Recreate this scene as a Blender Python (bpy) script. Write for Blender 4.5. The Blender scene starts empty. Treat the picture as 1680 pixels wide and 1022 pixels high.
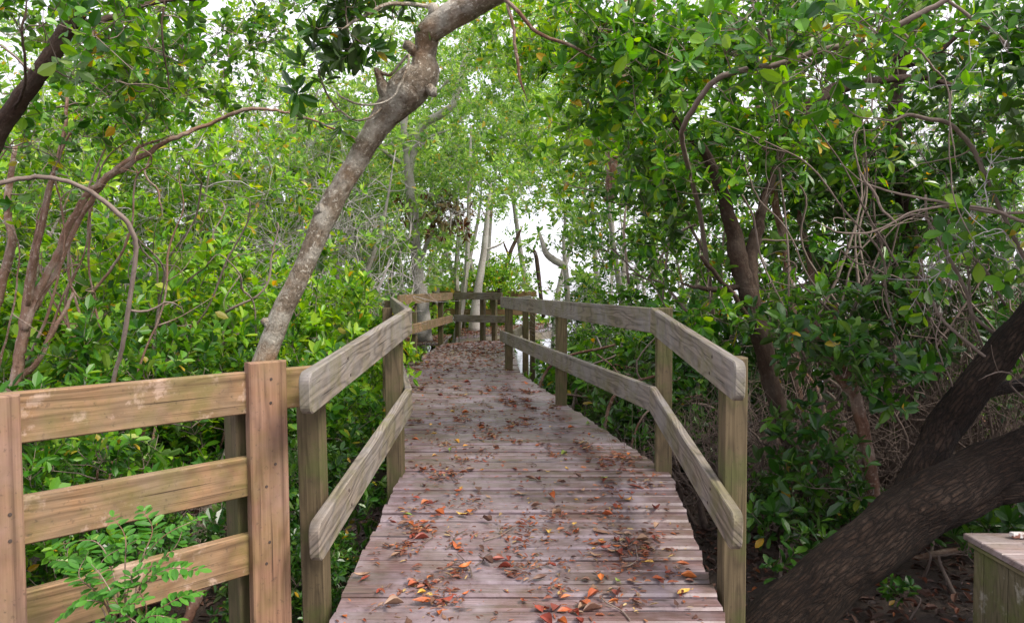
import bpy, math, random
import numpy as np
rng = np.random.default_rng(7)
random.seed(7)
SC = bpy.context.scene
COL = SC.collection
R = math.radians
# ------------------------------------------------------------------ camera geometry (photo pixels 1680 x 1022)
F, CX, CY, CAMZ = 1250.0, 840.0, 511.0, 1.65
PITCH = math.atan(40 / F)
_c, _s = math.cos(PITCH), math.sin(PITCH)


def ray(px, py):
    v = -(py - CY) / F
    return np.array([(px - CX) / F, _c + v * _s, -_s + v * _c])


def P(px, py, d):
    r = ray(px, py)
    return np.array([0, 0, CAMZ]) + r * (d / r[1])


def PZ(px, py, z):
    r = ray(px, py)
    return np.array([0, 0, CAMZ]) + r * ((z - CAMZ) / r[2])


def V(*a):
    return np.array(a, float)


def nrm(a):
    a = np.asarray(a, float)
    return a / np.maximum(np.linalg.norm(a, axis=-1, keepdims=True), 1e-9)


# ------------------------------------------------------------------ mesh buffer
class MB:
    def __init__(self):
        self.v, self.f, self.n = [], [], 0

    def add(self, verts, faces, uv=None, mat=0):
        """faces (n,k) ints local; uv (n,k,2)"""
        verts = np.asarray(verts, float)
        self.v.append(verts)
        base = self.n
        self.n += len(verts)
        if not isinstance(faces, list):
            faces = [faces]
            uv = [uv] if uv is not None else None
        for i, f in enumerate(faces):
            f = np.asarray(f, np.int64)
            u = uv[i] if uv is not None and uv[i] is not None else np.zeros(f.shape + (2,))
            self.f.append((f + base, np.asarray(u, float), mat))

    def build(self, name, mats, parent=None, smooth=False, origin=None):
        me = bpy.data.meshes.new(name)
        co = np.concatenate(self.v) if self.v else np.zeros((0, 3))
        if parent is not None:
            r = parent
            while r is not None:
                co = co - np.array(r.location)
                r = r.parent
        elif origin is not None:
            co = co - np.asarray(origin)
        me.vertices.add(len(co))
        me.vertices.foreach_set('co', co.astype(np.float32).ravel())
        ks = [np.full(len(f), f.shape[1]) for f, u, m in self.f]
        tot = np.concatenate(ks)
        start = np.concatenate([[0], np.cumsum(tot)[:-1]])
        idx = np.concatenate([f.ravel() for f, u, m in self.f])
        uvs = np.concatenate([u.reshape(-1, 2) for f, u, m in self.f])
        mi = np.concatenate([np.full(len(f), m) for f, u, m in self.f])
        me.loops.add(len(idx))
        me.loops.foreach_set('vertex_index', idx.astype(np.int32))
        me.polygons.add(len(tot))
        me.polygons.foreach_set('loop_start', start.astype(np.int32))
        me.polygons.foreach_set('material_index', mi.astype(np.int32))
        me.polygons.foreach_set('use_smooth', np.full(len(tot), bool(smooth)))
        uvl = me.uv_layers.new(name='UVMap')
        uvl.data.foreach_set('uv', uvs.astype(np.float32).ravel())
        for m in (mats if isinstance(mats, (list, tuple)) else [mats]):
            me.materials.append(m)
        me.update(calc_edges=True)
        o = bpy.data.objects.new(name, me)
        COL.objects.link(o)
        if parent is not None:
            o.parent = parent
        elif origin is not None:
            o.location = origin
        return o


def tag(o, label=None, cat=None, group=None, kind=None):
    if label: o['label'] = label
    if cat: o['category'] = cat
    if group: o['group'] = group
    if kind: o['kind'] = kind
    return o


def empty(name, loc, label, cat, group=None):
    o = bpy.data.objects.new(name, None)
    o.location = loc
    o.empty_display_size = 0.1
    COL.objects.link(o)
    return tag(o, label, cat, group)


# ------------------------------------------------------------------ curves and tubes
def catmull(pts, n):
    pts = np.asarray(pts, float)
    p = np.vstack([2 * pts[0] - pts[1], pts, 2 * pts[-1] - pts[-2]])
    out = []
    for i in range(1, len(p) - 2):
        t = np.linspace(0, 1, n, endpoint=False)[:, None]
        a, b, c, d = p[i - 1], p[i], p[i + 1], p[i + 2]
        out.append(0.5 * (2 * b + (c - a) * t + (2 * a - 5 * b + 4 * c - d) * t ** 2 + (3 * b - a - 3 * c + d) * t ** 3))
    out.append(pts[-1:])
    return np.concatenate(out)


def tube(mb, pts, rad, sides=6, rough=0.0, mat=0, seed=None):
    pts = np.asarray(pts, float)
    rad = np.broadcast_to(np.asarray(rad, float), (len(pts),))
    N = len(pts)
    t = nrm(np.gradient(pts, axis=0))
    ref = V(0, 0, 1) if abs(t[0][2]) < 0.9 else V(1, 0, 0)
    n0 = nrm(np.cross(t[0], ref))
    ns = [n0]
    for i in range(1, N):
        n = ns[-1] - t[i] * np.dot(ns[-1], t[i])
        ns.append(nrm(n))
    ns = np.array(ns)
    bs = np.cross(t, ns)
    a = np.linspace(0, 2 * np.pi, sides, endpoint=False)
    rr = np.repeat(rad[:, None], sides, 1)
    if rough > 0:
        g = rng if seed is None else np.random.default_rng(seed)
        w = np.zeros((N, sides))
        L = np.concatenate([[0], np.cumsum(np.linalg.norm(np.diff(pts, axis=0), axis=1))])
        for k in range(9):
            fr, ph, ka, pa = g.uniform(2, 16), g.uniform(0, 6.28), g.integers(0, 5), g.uniform(0, 6.28)
            w += np.sin(L[:, None] * fr + ph) * np.cos(a[None] * ka + pa) / 3
        rr = rr * (1 + rough * w)
    v = pts[:, None] + rr[..., None] * (np.cos(a)[None, :, None] * ns[:, None] + np.sin(a)[None, :, None] * bs[:, None])
    v = v.reshape(-1, 3)
    i, j = np.meshgrid(np.arange(N - 1), np.arange(sides), indexing='ij')
    j2 = (j + 1) % sides
    f = np.stack([i * sides + j, i * sides + j2, (i + 1) * sides + j2, (i + 1) * sides + j], -1).reshape(-1, 4)
    L = np.concatenate([[0], np.cumsum(np.linalg.norm(np.diff(pts, axis=0), axis=1))])
    circ = 2 * np.pi * max(rad.mean(), 1e-4)
    u0, u1 = j / sides * circ, (j + 1) / sides * circ
    uv = np.stack([np.stack([L[i], u0], -1), np.stack([L[i], u1], -1), np.stack([L[i + 1], u1], -1), np.stack([L[i + 1], u0], -1)], -2).reshape(-1, 4, 2)
    caps = np.array([list(range(sides))[::-1], [(N - 1) * sides + q for q in range(sides)]])
    cuv = np.zeros(caps.shape + (2,))
    mb.add(v, [f, caps], [uv, cuv], mat)


def limb(mb, pix, sides=12, rough=0.06, n=6, mat=0, wig=0.0025, ws=1.0):
    """pix: (px, py, depth, width in px)"""
    pts = np.array([P(a, b, d) for a, b, d, w in pix])
    rad = np.array([[ws * w / 2 / F * d, 0, 0] for a, b, d, w in pix])
    c, r = catmull(pts, n), catmull(rad, n)[:, 0]
    if wig:
        m = len(c)
        ns = np.cumsum(rng.normal(0, 1, (m, 3)), 0)
        ns -= np.linspace(0, 1, m)[:, None] * ns[-1]
        c = c + ns * wig
    r = np.maximum(r, 0.002)
    if pix[-1][3] <= 6:
        r[-4:] *= np.array([.85, .65, .45, .2])
    tube(mb, c, r, sides, rough, mat)
    return c, r


# ------------------------------------------------------------------ leaves
T_HI = (np.array([(0, 0, 0), (0, .33, 0), (0, .68, 0), (0, 1, 0), (-.34, .24, 1), (-.5, .58, 1.15), (-.3, .87, .8), (.34, .24, 1), (.5, .58, 1.15), (.3, .87, .8)]),
        [np.array([(0, 1, 4), (0, 7, 1)]), np.array([(1, 2, 5, 4), (2, 3, 6, 5), (1, 7, 8, 2), (2, 8, 9, 3)])])
T_MID = (np.array([(0, 0, 0), (0, 1, 0), (-.4, .3, 1), (-.44, .72, 1), (.4, .3, 1), (.44, .72, 1)]),
         [np.array([(0, 1, 3, 2), (0, 4, 5, 1)])])
T_LO = (np.array([(0, 0, 0), (-.5, .55, .6), (0, 1, 0), (.5, .55, .6)]), [np.array([(0, 3, 2, 1)])])


def leaves(mb, pos, ax, up, L, W, tpl, mat=0, fold=.13, bend=.18):
    T, fs = tpl
    pos, ax = np.asarray(pos), nrm(ax)
    side = nrm(np.cross(ax, up))
    n = np.cross(side, ax)
    N = len(pos)
    L = np.broadcast_to(L, (N,))
    W = np.broadcast_to(W, (N,))
    bend = bend * rng.uniform(-.4, 1.4, N)
    y = T[None, :, 1]
    z = T[None, :, 2] * fold * W[:, None] * rng.uniform(.3, 1.8, N)[:, None] - bend[:, None] * y ** 2 * L[:, None]
    v = pos[:, None] + side[:, None] * (T[None, :, 0] * W[:, None])[..., None] + ax[:, None] * (y * L[:, None])[..., None] + n[:, None] * z[..., None]
    k = len(T)
    off = (np.arange(N) * k)[:, None, None]
    mb.add(v.reshape(-1, 3), [(f[None] + off).reshape(-1, f.shape[1]) for f in fs], None, mat)


def perp(a):
    a = nrm(a)
    ref = np.where(np.abs(a[:, 2:3]) < .9, V(0, 0, 1), V(1, 0, 0))
    p = nrm(np.cross(a, ref))
    return p, np.cross(a, p)


def rosettes(mb, c, ax, size, tpl, k=(6, 9), mat=0, aspect=.45, spread=(30, 85), stem=0.0):
    c, ax = np.asarray(c), nrm(ax)
    M = len(c)
    kk = rng.integers(k[0], k[1] + 1, M)
    ii = np.repeat(np.arange(M), kk)
    n = len(ii)
    p, q = perp(ax)
    ph = rng.uniform(0, 6.283, M)[ii] + np.concatenate([np.arange(m) for m in kk]) * 2.4 + rng.normal(0, .3, n)
    th = np.radians(rng.uniform(spread[0], spread[1], n))
    pd = np.cos(ph)[:, None] * p[ii] + np.sin(ph)[:, None] * q[ii]
    d = ax[ii] * np.cos(th)[:, None] + pd * np.sin(th)[:, None]
    up = ax[ii] * np.sin(th)[:, None] - pd * np.cos(th)[:, None] + rng.normal(0, .25, (n, 3)) + V(0, 0, .25)
    L = size * rng.uniform(.65, 1.2, n) * rng.uniform(.6, 1.3, M)[ii]
    W = L * aspect * rng.uniform(.8, 1.2, n)
    back = rng.uniform(0, 1, n) ** 2 * size * .9
    pos = c[ii] - ax[ii] * back[:, None] + d * (L * .08)[:, None]
    leaves(mb, pos, d, up, L, W, tpl, mat)


def grow(mb, nodes, nrad, targets, out_up=.5, leaf=.065, tpl=T_MID, twigs=(4, 7), tw_len=(.08, .26), k=(6, 9), twig_mat=1,
         leaf_mat=0, sides=4, tw_sides=3, aspect=.45, rmax=.03, sag=.12, leafy=1.0, hang=0.0, taper=.012):
    """greedy branching: every target joins the nearest node by a curved twig; sub-twigs with leaf rosettes at its end."""
    nodes = [np.asarray(n) for n in nodes]
    nrad = list(nrad)
    A = np.array(nodes)
    Rr = np.array(nrad)
    targets = np.asarray(targets)
    d0 = np.array([np.min(np.linalg.norm(A - t, axis=1)) for t in targets])
    rc, ra = [], []
    for t in targets[np.argsort(d0)]:
        dd = np.linalg.norm(A - t, axis=1)
        i = np.argmin(dd + np.maximum(0, A[:, 2] - t[2]) * .4)
        a, dist = A[i], dd[i]
        if dist < 1e-3: continue
        r0 = min(Rr[i] * .75, rmax, .004 + taper * dist)
        r1 = max(.0025, r0 * .4)
        off = nrm(rng.normal(0, 1, 3)) * dist * rng.uniform(.04, sag + .06) + V(0, 0, rng.uniform(-.3, 1) * sag * dist)
        tt = np.linspace(0, 1, 6)
        pts = a + (t - a) * tt[:, None] + off * (np.sin(tt * np.pi))[:, None] + rng.normal(0, .015 * dist, (6, 3)) * np.sin(tt * np.pi)[:, None]
        rad = r0 + (r1 - r0) * tt
        tube(mb, pts, rad, sides, 0, twig_mat)
        A = np.vstack([A, pts[1:]])
        Rr = np.concatenate([Rr, rad[1:]])
        if rng.random() > leafy: continue
        dirn = nrm(nrm(pts[-1] - pts[-2]) + V(0, 0, out_up))
        for _ in range(rng.integers(twigs[0], twigs[1] + 1)):
            dv = nrm(dirn * .6 + nrm(rng.normal(0, 1, 3)) * .9 + V(0, 0, out_up * .5 - hang))
            ln = rng.uniform(*tw_len)
            e = pts[-1] + dv * ln
            mid = pts[-1] + dv * ln * .5 + rng.normal(0, .02, 3)
            if tw_sides: tube(mb, np.array([pts[-1], mid, e]), [r1, r1 * .8, .0015], tw_sides, 0, twig_mat)
            rc.append(e); ra.append(nrm(dv + V(0, 0, .3)))
            if ln > .17:
                rc.append(mid); ra.append(nrm(dv + rng.normal(0, .4, 3)))
    if rc:
        rosettes(mb, np.array(rc), np.array(ra), leaf, tpl, k, leaf_mat, aspect)
    return A, Rr


def ball(n):
    d = nrm(rng.normal(0, 1, (n, 3)))
    return d * rng.uniform(0, 1, (n, 1)) ** (1 / 2.2)


def blob(px, py, d, rx, ry, rd, n):
    """n points in an ellipsoid centred on a pixel at a depth; radii in px and metres"""
    c = P(px, py, d)
    return c + ball(n) * V(rx / F * d, rd, ry / F * d)


# ------------------------------------------------------------------ materials
def mat(name):
    m = bpy.data.materials.new(name)
    m.use_nodes = True
    nt = m.node_tree
    nt.nodes.clear()
    return m, nt


class N:
    def __init__(self, nt): self.nt = nt

    def __call__(self, typ, **kw):
        n = self.nt.nodes.new(typ)
        ins = kw.pop('ins', {})
        for k, v in kw.items(): setattr(n, k, v)
        for k, v in ins.items():
            if isinstance(v, bpy.types.NodeSocket): self.nt.links.new(v, n.inputs[k])
            else: n.inputs[k].default_value = v
        return n

    def link(self, a, b): self.nt.links.new(a, b)


def ramp(n, fac, stops, interp='LINEAR'):
    r = n('ShaderNodeValToRGB', ins={0: fac})
    r.color_ramp.interpolation = interp
    e = r.color_ramp.elements
    while len(e) < len(stops): e.new(0.5)
    for el, (p, c) in zip(e, stops):
        el.position = p
        el.color = (c[0], c[1], c[2], 1) if not isinstance(c, float) else (c, c, c, 1)
    return r.outputs[0]


def mixc(n, fac, a, b, bt='MIX'):
    m = n('ShaderNodeMix', data_type='RGBA', blend_type=bt)
    for i, v in ((0, fac), (6, a), (7, b)):
        if isinstance(v, bpy.types.NodeSocket): n.link(v, m.inputs[i])
        else: m.inputs[i].default_value = v if i == 0 else (v[0], v[1], v[2], 1)
    return m.outputs[2]


def math_(n, op, a, b=0.0, clamp=False):
    m = n('ShaderNodeMath', operation=op, use_clamp=clamp)
    for i, v in ((0, a), (1, b)):
        if isinstance(v, bpy.types.NodeSocket): n.link(v, m.inputs[i])
        else: m.inputs[i].default_value = v
    return m.outputs[0]


def out(n, sh, disp=None):
    o = n('ShaderNodeOutputMaterial')
    n.link(sh, o.inputs[0])


def leaf_mat(name, stops, rough=.4, trans=.42, tcol=1.35, spec=.45):
    m, nt = mat(name)
    n = N(nt)
    g = n('ShaderNodeNewGeometry')
    c = ramp(n, g.outputs['Random Per Island'], stops)
    tc = n('ShaderNodeTexCoord')
    nz = n('ShaderNodeTexNoise', ins={0: tc.outputs['Object'], 'Scale': 1.3, 'Detail': 1.0})
    c = mixc(n, .5, c, ramp(n, nz.outputs[0], [(.3, (.62, .66, .6)), (.7, (1.35, 1.3, 1.2))]), 'MULTIPLY')
    # undersides paler
    cu = mixc(n, math_(n, 'MULTIPLY', g.outputs['Backfacing'], .45), c, (.16, .20, .09))
    p = n('ShaderNodeBsdfPrincipled', ins={'Base Color': cu, 'Roughness': rough, 'Specular IOR Level': spec})
    h = n('ShaderNodeHueSaturation', ins={'Hue': .485, 'Saturation': 1.1, 'Value': tcol, 'Color': c})
    t = n('ShaderNodeBsdfTranslucent', ins={'Color': h.outputs[0]})
    mx = n('ShaderNodeMixShader', ins={0: trans, 1: p.outputs[0], 2: t.outputs[0]})
    out(n, mx.outputs[0])
    return m


YEL = [(.975, (.62, .36, .03)), (.99, (.55, .14, .02))]
LEAF_BRIGHT = leaf_mat('leaf_bright', [(0, (.03, .12, .010)), (.35, (.11, .30, .016)), (.7, (.24, .47, .028)), (.97, (.42, .60, .07)), (.992, (.62, .38, .03))], .38, .5)
LEAF_MID = leaf_mat('leaf_mid', [(0, (.016, .075, .009)), (.4, (.05, .18, .014)), (.8, (.13, .33, .022)), (.98, (.26, .43, .04)), (.995, (.58, .36, .03))], .32, .46)
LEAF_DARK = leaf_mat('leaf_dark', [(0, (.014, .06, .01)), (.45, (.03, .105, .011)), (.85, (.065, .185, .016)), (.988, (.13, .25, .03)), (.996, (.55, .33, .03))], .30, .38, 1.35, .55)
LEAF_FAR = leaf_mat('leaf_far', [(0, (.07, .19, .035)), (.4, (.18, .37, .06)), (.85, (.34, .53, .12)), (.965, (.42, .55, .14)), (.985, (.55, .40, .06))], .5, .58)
LEAF_FRESH = leaf_mat('leaf_fresh', [(0, (.05, .19, .02)), (.6, (.08, .27, .028)), (1, (.13, .34, .04))], .45, .45)
LEAF_BROWN = leaf_mat('leaf_brown', [(0, (.05, .02, .012)), (.5, (.13, .05, .02)), (.85, (.22, .10, .03)), (1, (.16, .2, .04))], .6, .25)


def bark(name, a, b, lichen=None, scale=18, stretch=4.0, bump=.5, ridged=False, lich_amt=.5, orange=None):
    m, nt = mat(name)
    n = N(nt)
    uv = n('ShaderNodeUVMap')
    mp = n('ShaderNodeMapping', ins={'Vector': uv.outputs[0], 'Scale': (scale / stretch, scale, 1)})
    tc = n('ShaderNodeTexCoord')
    n1 = n('ShaderNodeTexNoise', ins={0: mp.outputs[0], 'Scale': 1.0, 'Detail': 8.0, 'Roughness': .68, 'Distortion': 1.0})
    n2 = n('ShaderNodeTexNoise', ins={0: tc.outputs['Object'], 'Scale': 5.0, 'Detail': 5.0, 'Roughness': .6})
    n3 = n('ShaderNodeTexNoise', ins={0: tc.outputs['Object'], 'Scale': 42.0, 'Detail': 4.0, 'Roughness': .7})
    c = ramp(n, n1.outputs[0], [(.3, a), (.7, b)])
    if lichen:
        lm = ramp(n, n2.outputs[0], [(.47, 0.0), (.6, lich_amt)])
        c = mixc(n, lm, c, lichen)
        sp = ramp(n, n3.outputs[0], [(.56, 0.0), (.66, lich_amt)])
        c = mixc(n, sp, c, tuple(min(1, x * 1.5) for x in lichen))
        dk = ramp(n, n3.outputs[0], [(.30, .55), (.42, 0.0)])
        c = mixc(n, dk, c, tuple(x * .3 for x in a))
    if orange:
        n4 = n('ShaderNodeTexNoise', ins={0: tc.outputs['Object'], 'Scale': 2.2, 'Detail': 3.0})
        c = mixc(n, ramp(n, n4.outputs[0], [(.58, 0.0), (.7, .7)]), c, orange)
    p = n('ShaderNodeBsdfPrincipled', ins={'Base Color': c, 'Roughness': .85, 'Specular IOR Level': .25})
    h = n1.outputs[0]
    if ridged:
        dv = n('ShaderNodeVectorMath', operation='SCALE', ins={0: n1.outputs[1], 'Scale': 1.1})
        av = n('ShaderNodeVectorMath', operation='ADD', ins={0: mp.outputs[0], 1: dv.outputs[0]})
        wv = n('ShaderNodeTexVoronoi', feature='DISTANCE_TO_EDGE', ins={0: av.outputs[0], 'Scale': .9})
        h = math_(n, 'ADD', math_(n, 'MULTIPLY', math_(n, 'MINIMUM', wv.outputs[0], .25), 3.0), math_(n, 'MULTIPLY', n1.outputs[0], .8))
        cr = ramp(n, wv.outputs[0], [(.0, .75), (.14, 0.0)])
        c2 = mixc(n, cr, c, tuple(x * .25 for x in a))
        n.link(c2, p.inputs['Base Color'])
    bp = n('ShaderNodeBump', ins={'Strength': bump, 'Distance': .02, 'Height': math_(n, 'ADD', h, math_(n, 'MULTIPLY', n3.outputs[0], .35))})
    n.link(bp.outputs[0], p.inputs['Normal'])
    out(n, p.outputs[0])
    return m


BARK_GREY = bark('bark_grey', (.095, .07, .048), (.31, .25, .185), (.43, .40, .34), 30, 2.0, 1.0, lich_amt=.9, orange=(.36, .20, .10))
BARK_PALE = bark('bark_pale', (.27, .24, .22), (.42, .385, .36), (.46, .45, .43), 20, 2.0, .4)
BARK_RED = bark('bark_red', (.085, .042, .027), (.25, .135, .088), (.36, .30, .25), 30, 8.0, .8, lich_amt=.5)
BARK_TAN = bark('bark_tan', (.14, .075, .05), (.34, .21, .15), (.42, .36, .31), 30, 8.0, .8, lich_amt=.5)
BARK_DARK = bark('bark_dark', (.026, .016, .011), (.068, .041, .028), (.15, .125, .10), 26, 4.0, .7, lich_amt=.22)
BARK_RIDGE = bark('bark_ridge', (.008, .0046, .003), (.042, .023, .0135), (.085, .06, .045), 62, 5.0, 1.0, True, lich_amt=.25)
TWIG = bark('twig', (.13, .095, .075), (.26, .21, .18), None, 40, 3.0, .2)
TWIG_GREY = bark('twig_grey', (.26, .235, .24), (.45, .41, .425), None, 40, 3.0, .2)
TWIG_DARK = bark('twig_dark', (.07, .05, .04), (.17, .13, .11), None, 40, 3.0, .2)


def wood(name, a, b, grain=1.0, algae=.4, alg=(.10, .12, .025), grey=None, rough=.75, worn=None, spec=.3, knots=True, dirt=False, dirt2=False):
    m, nt = mat(name)
    n = N(nt)
    uv = n('ShaderNodeUVMap')
    g = n('ShaderNodeNewGeometry')
    tc = n('ShaderNodeTexCoord')
    rnd = g.outputs['Random Per Island']
    cmb = n('ShaderNodeCombineXYZ', ins={0: math_(n, 'MULTIPLY', rnd, 37.0), 1: math_(n, 'MULTIPLY', rnd, 11.0), 2: math_(n, 'MULTIPLY', rnd, 5.0)})
    ad = n('ShaderNodeVectorMath', operation='ADD', ins={0: uv.outputs[0], 1: cmb.outputs[0]})
    fib = n('ShaderNodeMapping', ins={'Vector': ad.outputs[0], 'Scale': (3.0, 110.0, 1)})
    n1 = n('ShaderNodeTexNoise', ins={0: fib.outputs[0], 'Scale': 1.0, 'Detail': 5.0, 'Roughness': .6})
    low = n('ShaderNodeMapping', ins={'Vector': ad.outputs[0], 'Scale': (1.1, 7.0, 1)})
    n2 = n('ShaderNodeTexNoise', ins={0: low.outputs[0], 'Scale': 1.0, 'Detail': 2.0, 'Roughness': .45})
    sx = n('ShaderNodeSeparateXYZ', ins={0: ad.outputs[0]})
    phase = math_(n, 'ADD', math_(n, 'MULTIPLY', sx.outputs[1], 130.0), math_(n, 'MULTIPLY', n2.outputs[0], 85.0))
    ring = math_(n, 'ADD', math_(n, 'MULTIPLY', math_(n, 'SINE', phase), .5), .5)
    ring = math_(n, 'POWER', ring, 2.5)
    c = ramp(n, n1.outputs[0], [(.3, a), (.72, b)])
    c = mixc(n, math_(n, 'MULTIPLY', ring, min(.85, .42 * grain)), c, tuple(x * .42 for x in a))
    # board to board tone
    c = mixc(n, 1.0, c, ramp(n, rnd, [(0, (.66, .65, .68)), (.5, (1, .98, .96)), (1, (1.3, 1.24, 1.2))]), 'MULTIPLY')
    if grey:
        ng = n('ShaderNodeTexNoise', ins={0: tc.outputs['Object'], 'Scale': 3.0, 'Detail': 5.0, 'Roughness': .65})
        c = mixc(n, ramp(n, ng.outputs[0], [(.4, 0.0), (.62, .8)]), c, grey)
    if worn:
        nw = n('ShaderNodeTexNoise', ins={0: tc.outputs['Object'], 'Scale': 8.0, 'Detail': 6.0, 'Roughness': .7})
        c = mixc(n, ramp(n, nw.outputs[0], [(.57, 0.0), (.64, .7)]), c, worn)
    if knots:
        kn = n('ShaderNodeMapping', ins={'Vector': ad.outputs[0], 'Scale': (2.0, 9.0, 1)})
        vo = n('ShaderNodeTexVoronoi', ins={0: kn.outputs[0], 'Scale': 1.0, 'Randomness': 1.0})
        c = mixc(n, ramp(n, vo.outputs[0], [(.07, .75), (.12, 0.0)]), c, tuple(x * .3 for x in a))
    if algae > 0:
        na = n('ShaderNodeTexNoise', ins={0: tc.outputs['Object'], 'Scale': 4.5, 'Detail': 6.0, 'Roughness': .68})
        f = ramp(n, na.outputs[0], [(.46, 0.0), (.62, algae)])
        c = mixc(n, f, c, alg)
    if dirt:
        nd = n('ShaderNodeTexNoise', ins={0: tc.outputs['Object'], 'Scale': 3.4, 'Detail': 7.0, 'Roughness': .75})
        c = mixc(n, ramp(n, nd.outputs[0], [(.46, 0.0), (.7, .5)]), c, (.10, .062, .05))
        nd2 = n('ShaderNodeTexNoise', ins={0: fib.outputs[0], 'Scale': .35, 'Detail': 4.0, 'Roughness': .7})
        c = mixc(n, ramp(n, nd2.outputs[0], [(.52, 0.0), (.7, .55)]), c, (.07, .042, .034))
    if dirt2:
        nd = n('ShaderNodeTexNoise', ins={0: fib.outputs[0], 'Scale': .22, 'Detail': 5.0, 'Roughness': .7})
        c = mixc(n, ramp(n, nd.outputs[0], [(.52, 0.0), (.68, .6)]), c, tuple(x * .38 for x in a))
    ck = n('ShaderNodeMapping', ins={'Vector': ad.outputs[0], 'Scale': (1.6, 75.0, 1)})
    nk = n('ShaderNodeTexNoise', ins={0: ck.outputs[0], 'Scale': 1.0, 'Detail': 2.0, 'Roughness': .5})
    crack = ramp(n, nk.outputs[0], [(.27, 1.0), (.33, 0.0)])
    c = mixc(n, math_(n, 'MULTIPLY', crack, .8), c, tuple(x * .2 for x in a))
    # grime specks
    ns = n('ShaderNodeTexNoise', ins={0: tc.outputs['Object'], 'Scale': 60.0, 'Detail': 3.0, 'Roughness': .7})
    c = mixc(n, ramp(n, ns.outputs[0], [(.28, .5), (.4, 0.0)]), c, (.03, .025, .02))
    rg = n('ShaderNodeTexNoise', ins={0: tc.outputs['Object'], 'Scale': 3.0, 'Detail': 4.0})
    ro = math_(n, 'ADD', math_(n, 'MULTIPLY', rg.outputs[0], .3), rough - .15)
    p = n('ShaderNodeBsdfPrincipled', ins={'Base Color': c, 'Roughness': ro, 'Specular IOR Level': spec})
    h = math_(n, 'SUBTRACT', math_(n, 'SUBTRACT', n1.outputs[0], math_(n, 'MULTIPLY', ring, .5)), math_(n, 'MULTIPLY', crack, 1.5))
    bp = n('ShaderNodeBump', ins={'Strength': .35, 'Distance': .004, 'Height': h})
    n.link(bp.outputs[0], p.inputs['Normal'])
    out(n, p.outputs[0])
    return m


W_FENCE = wood('fence_wood', (.195, .112, .055), (.335, .208, .115), 1.4, .6, (.13, .115, .03), worn=(.44, .32, .25), grey=(.21, .155, .10), dirt2=True)
W_FPOST = wood('fence_post_wood', (.165, .088, .055), (.29, .172, .11), .9, .3, (.15, .13, .035), grey=(.26, .168, .13), dirt2=True)
W_RAIL = wood('rail_wood', (.155, .13, .105), (.275, .235, .195), 1.9, .5, (.13, .125, .035), grey=(.235, .22, .21), dirt2=True)
W_POST = wood('post_wood', (.075, .056, .031), (.145, .113, .065), 1.0, .7, (.075, .085, .025))
W_DECK = wood('deck_wood', (.075, .041, .041), (.205, .130, .131), 1.0, .3, (.10, .085, .04), grey=(.27, .218, .245), rough=.34, spec=.75, dirt=True)
W_BEAM = wood('beam_wood', (.08, .06, .035), (.13, .10, .06), .7, .3)
W_BOX = wood('box_wood', (.15, .13, .075), (.24, .21, .125), .8, .6, (.11, .14, .03), worn=(.36, .34, .28))
W_BOXTOP = wood('box_top_wood', (.22, .15, .13), (.34, .26, .24), .8, .2, grey=(.38, .33, .34), rough=.5, spec=.5)


def simple(name, col, rough=.7, spec=.4, var=.0, scale=20):
    m, nt = mat(name)
    n = N(nt)
    tc = n('ShaderNodeTexCoord')
    nz = n('ShaderNodeTexNoise', ins={0: tc.outputs['Object'], 'Scale': scale, 'Detail': 4.0})
    c = ramp(n, nz.outputs[0], [(.3, tuple(x * (1 - var) for x in col)), (.7, tuple(min(1, x * (1 + var)) for x in col))])
    p = n('ShaderNodeBsdfPrincipled', ins={'Base Color': c, 'Roughness': rough, 'Specular IOR Level': spec})
    out(n, p.outputs[0])
    return m


def dead_leaf_mat(name, stops):
    m, nt = mat(name)
    n = N(nt)
    g = n('ShaderNodeNewGeometry')
    oi = n('ShaderNodeObjectInfo')
    f = math_(n, 'FRACT', math_(n, 'ADD', g.outputs['Random Per Island'], oi.outputs['Random']))
    c = ramp(n, f, stops)
    tc = n('ShaderNodeTexCoord')
    nz = n('ShaderNodeTexNoise', ins={0: tc.outputs['Object'], 'Scale': 60.0, 'Detail': 4.0, 'Roughness': .7})
    c = mixc(n, ramp(n, nz.outputs[0], [(.48, 0.0), (.66, .6)]), c, (.09, .035, .02))
    p = n('ShaderNodeBsdfPrincipled', ins={'Base Color': c, 'Roughness': .5, 'Specular IOR Level': .4})
    out(n, p.outputs[0])
    return m


DL_ORANGE = dead_leaf_mat('fallen_orange', [(0, (.36, .085, .022)), (.5, (.46, .14, .03)), (1, (.30, .06, .022))])
DL_RED = dead_leaf_mat('fallen_red', [(0, (.19, .035, .02)), (.5, (.27, .05, .028)), (1, (.15, .04, .03))])
DL_YEL = dead_leaf_mat('fallen_yellow', [(0, (.62, .33, .04)), (.5, (.55, .38, .10)), (1, (.60, .26, .03))])
DL_BROWN = dead_leaf_mat('fallen_brown', [(0, (.10, .05, .035)), (.5, (.17, .09, .06)), (1, (.30, .19, .12))])
DL_GREEN = dead_leaf_mat('fallen_green', [(0, (.13, .22, .03)), (1, (.2, .26, .05))])
DL_MIX = dead_leaf_mat('fallen_mix', [(0, (.08, .04, .03)), (.35, (.16, .06, .035)), (.6, (.24, .06, .03)), (.8, (.34, .12, .04)), (.9, (.20, .14, .09)), (1, (.40, .28, .10))])
DL_MUD = dead_leaf_mat('fallen_mud', [(0, (.03, .02, .016)), (.5, (.07, .04, .03)), (.8, (.13, .07, .05)), (.95, (.18, .06, .035)), (1, (.3, .10, .03))])

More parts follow.
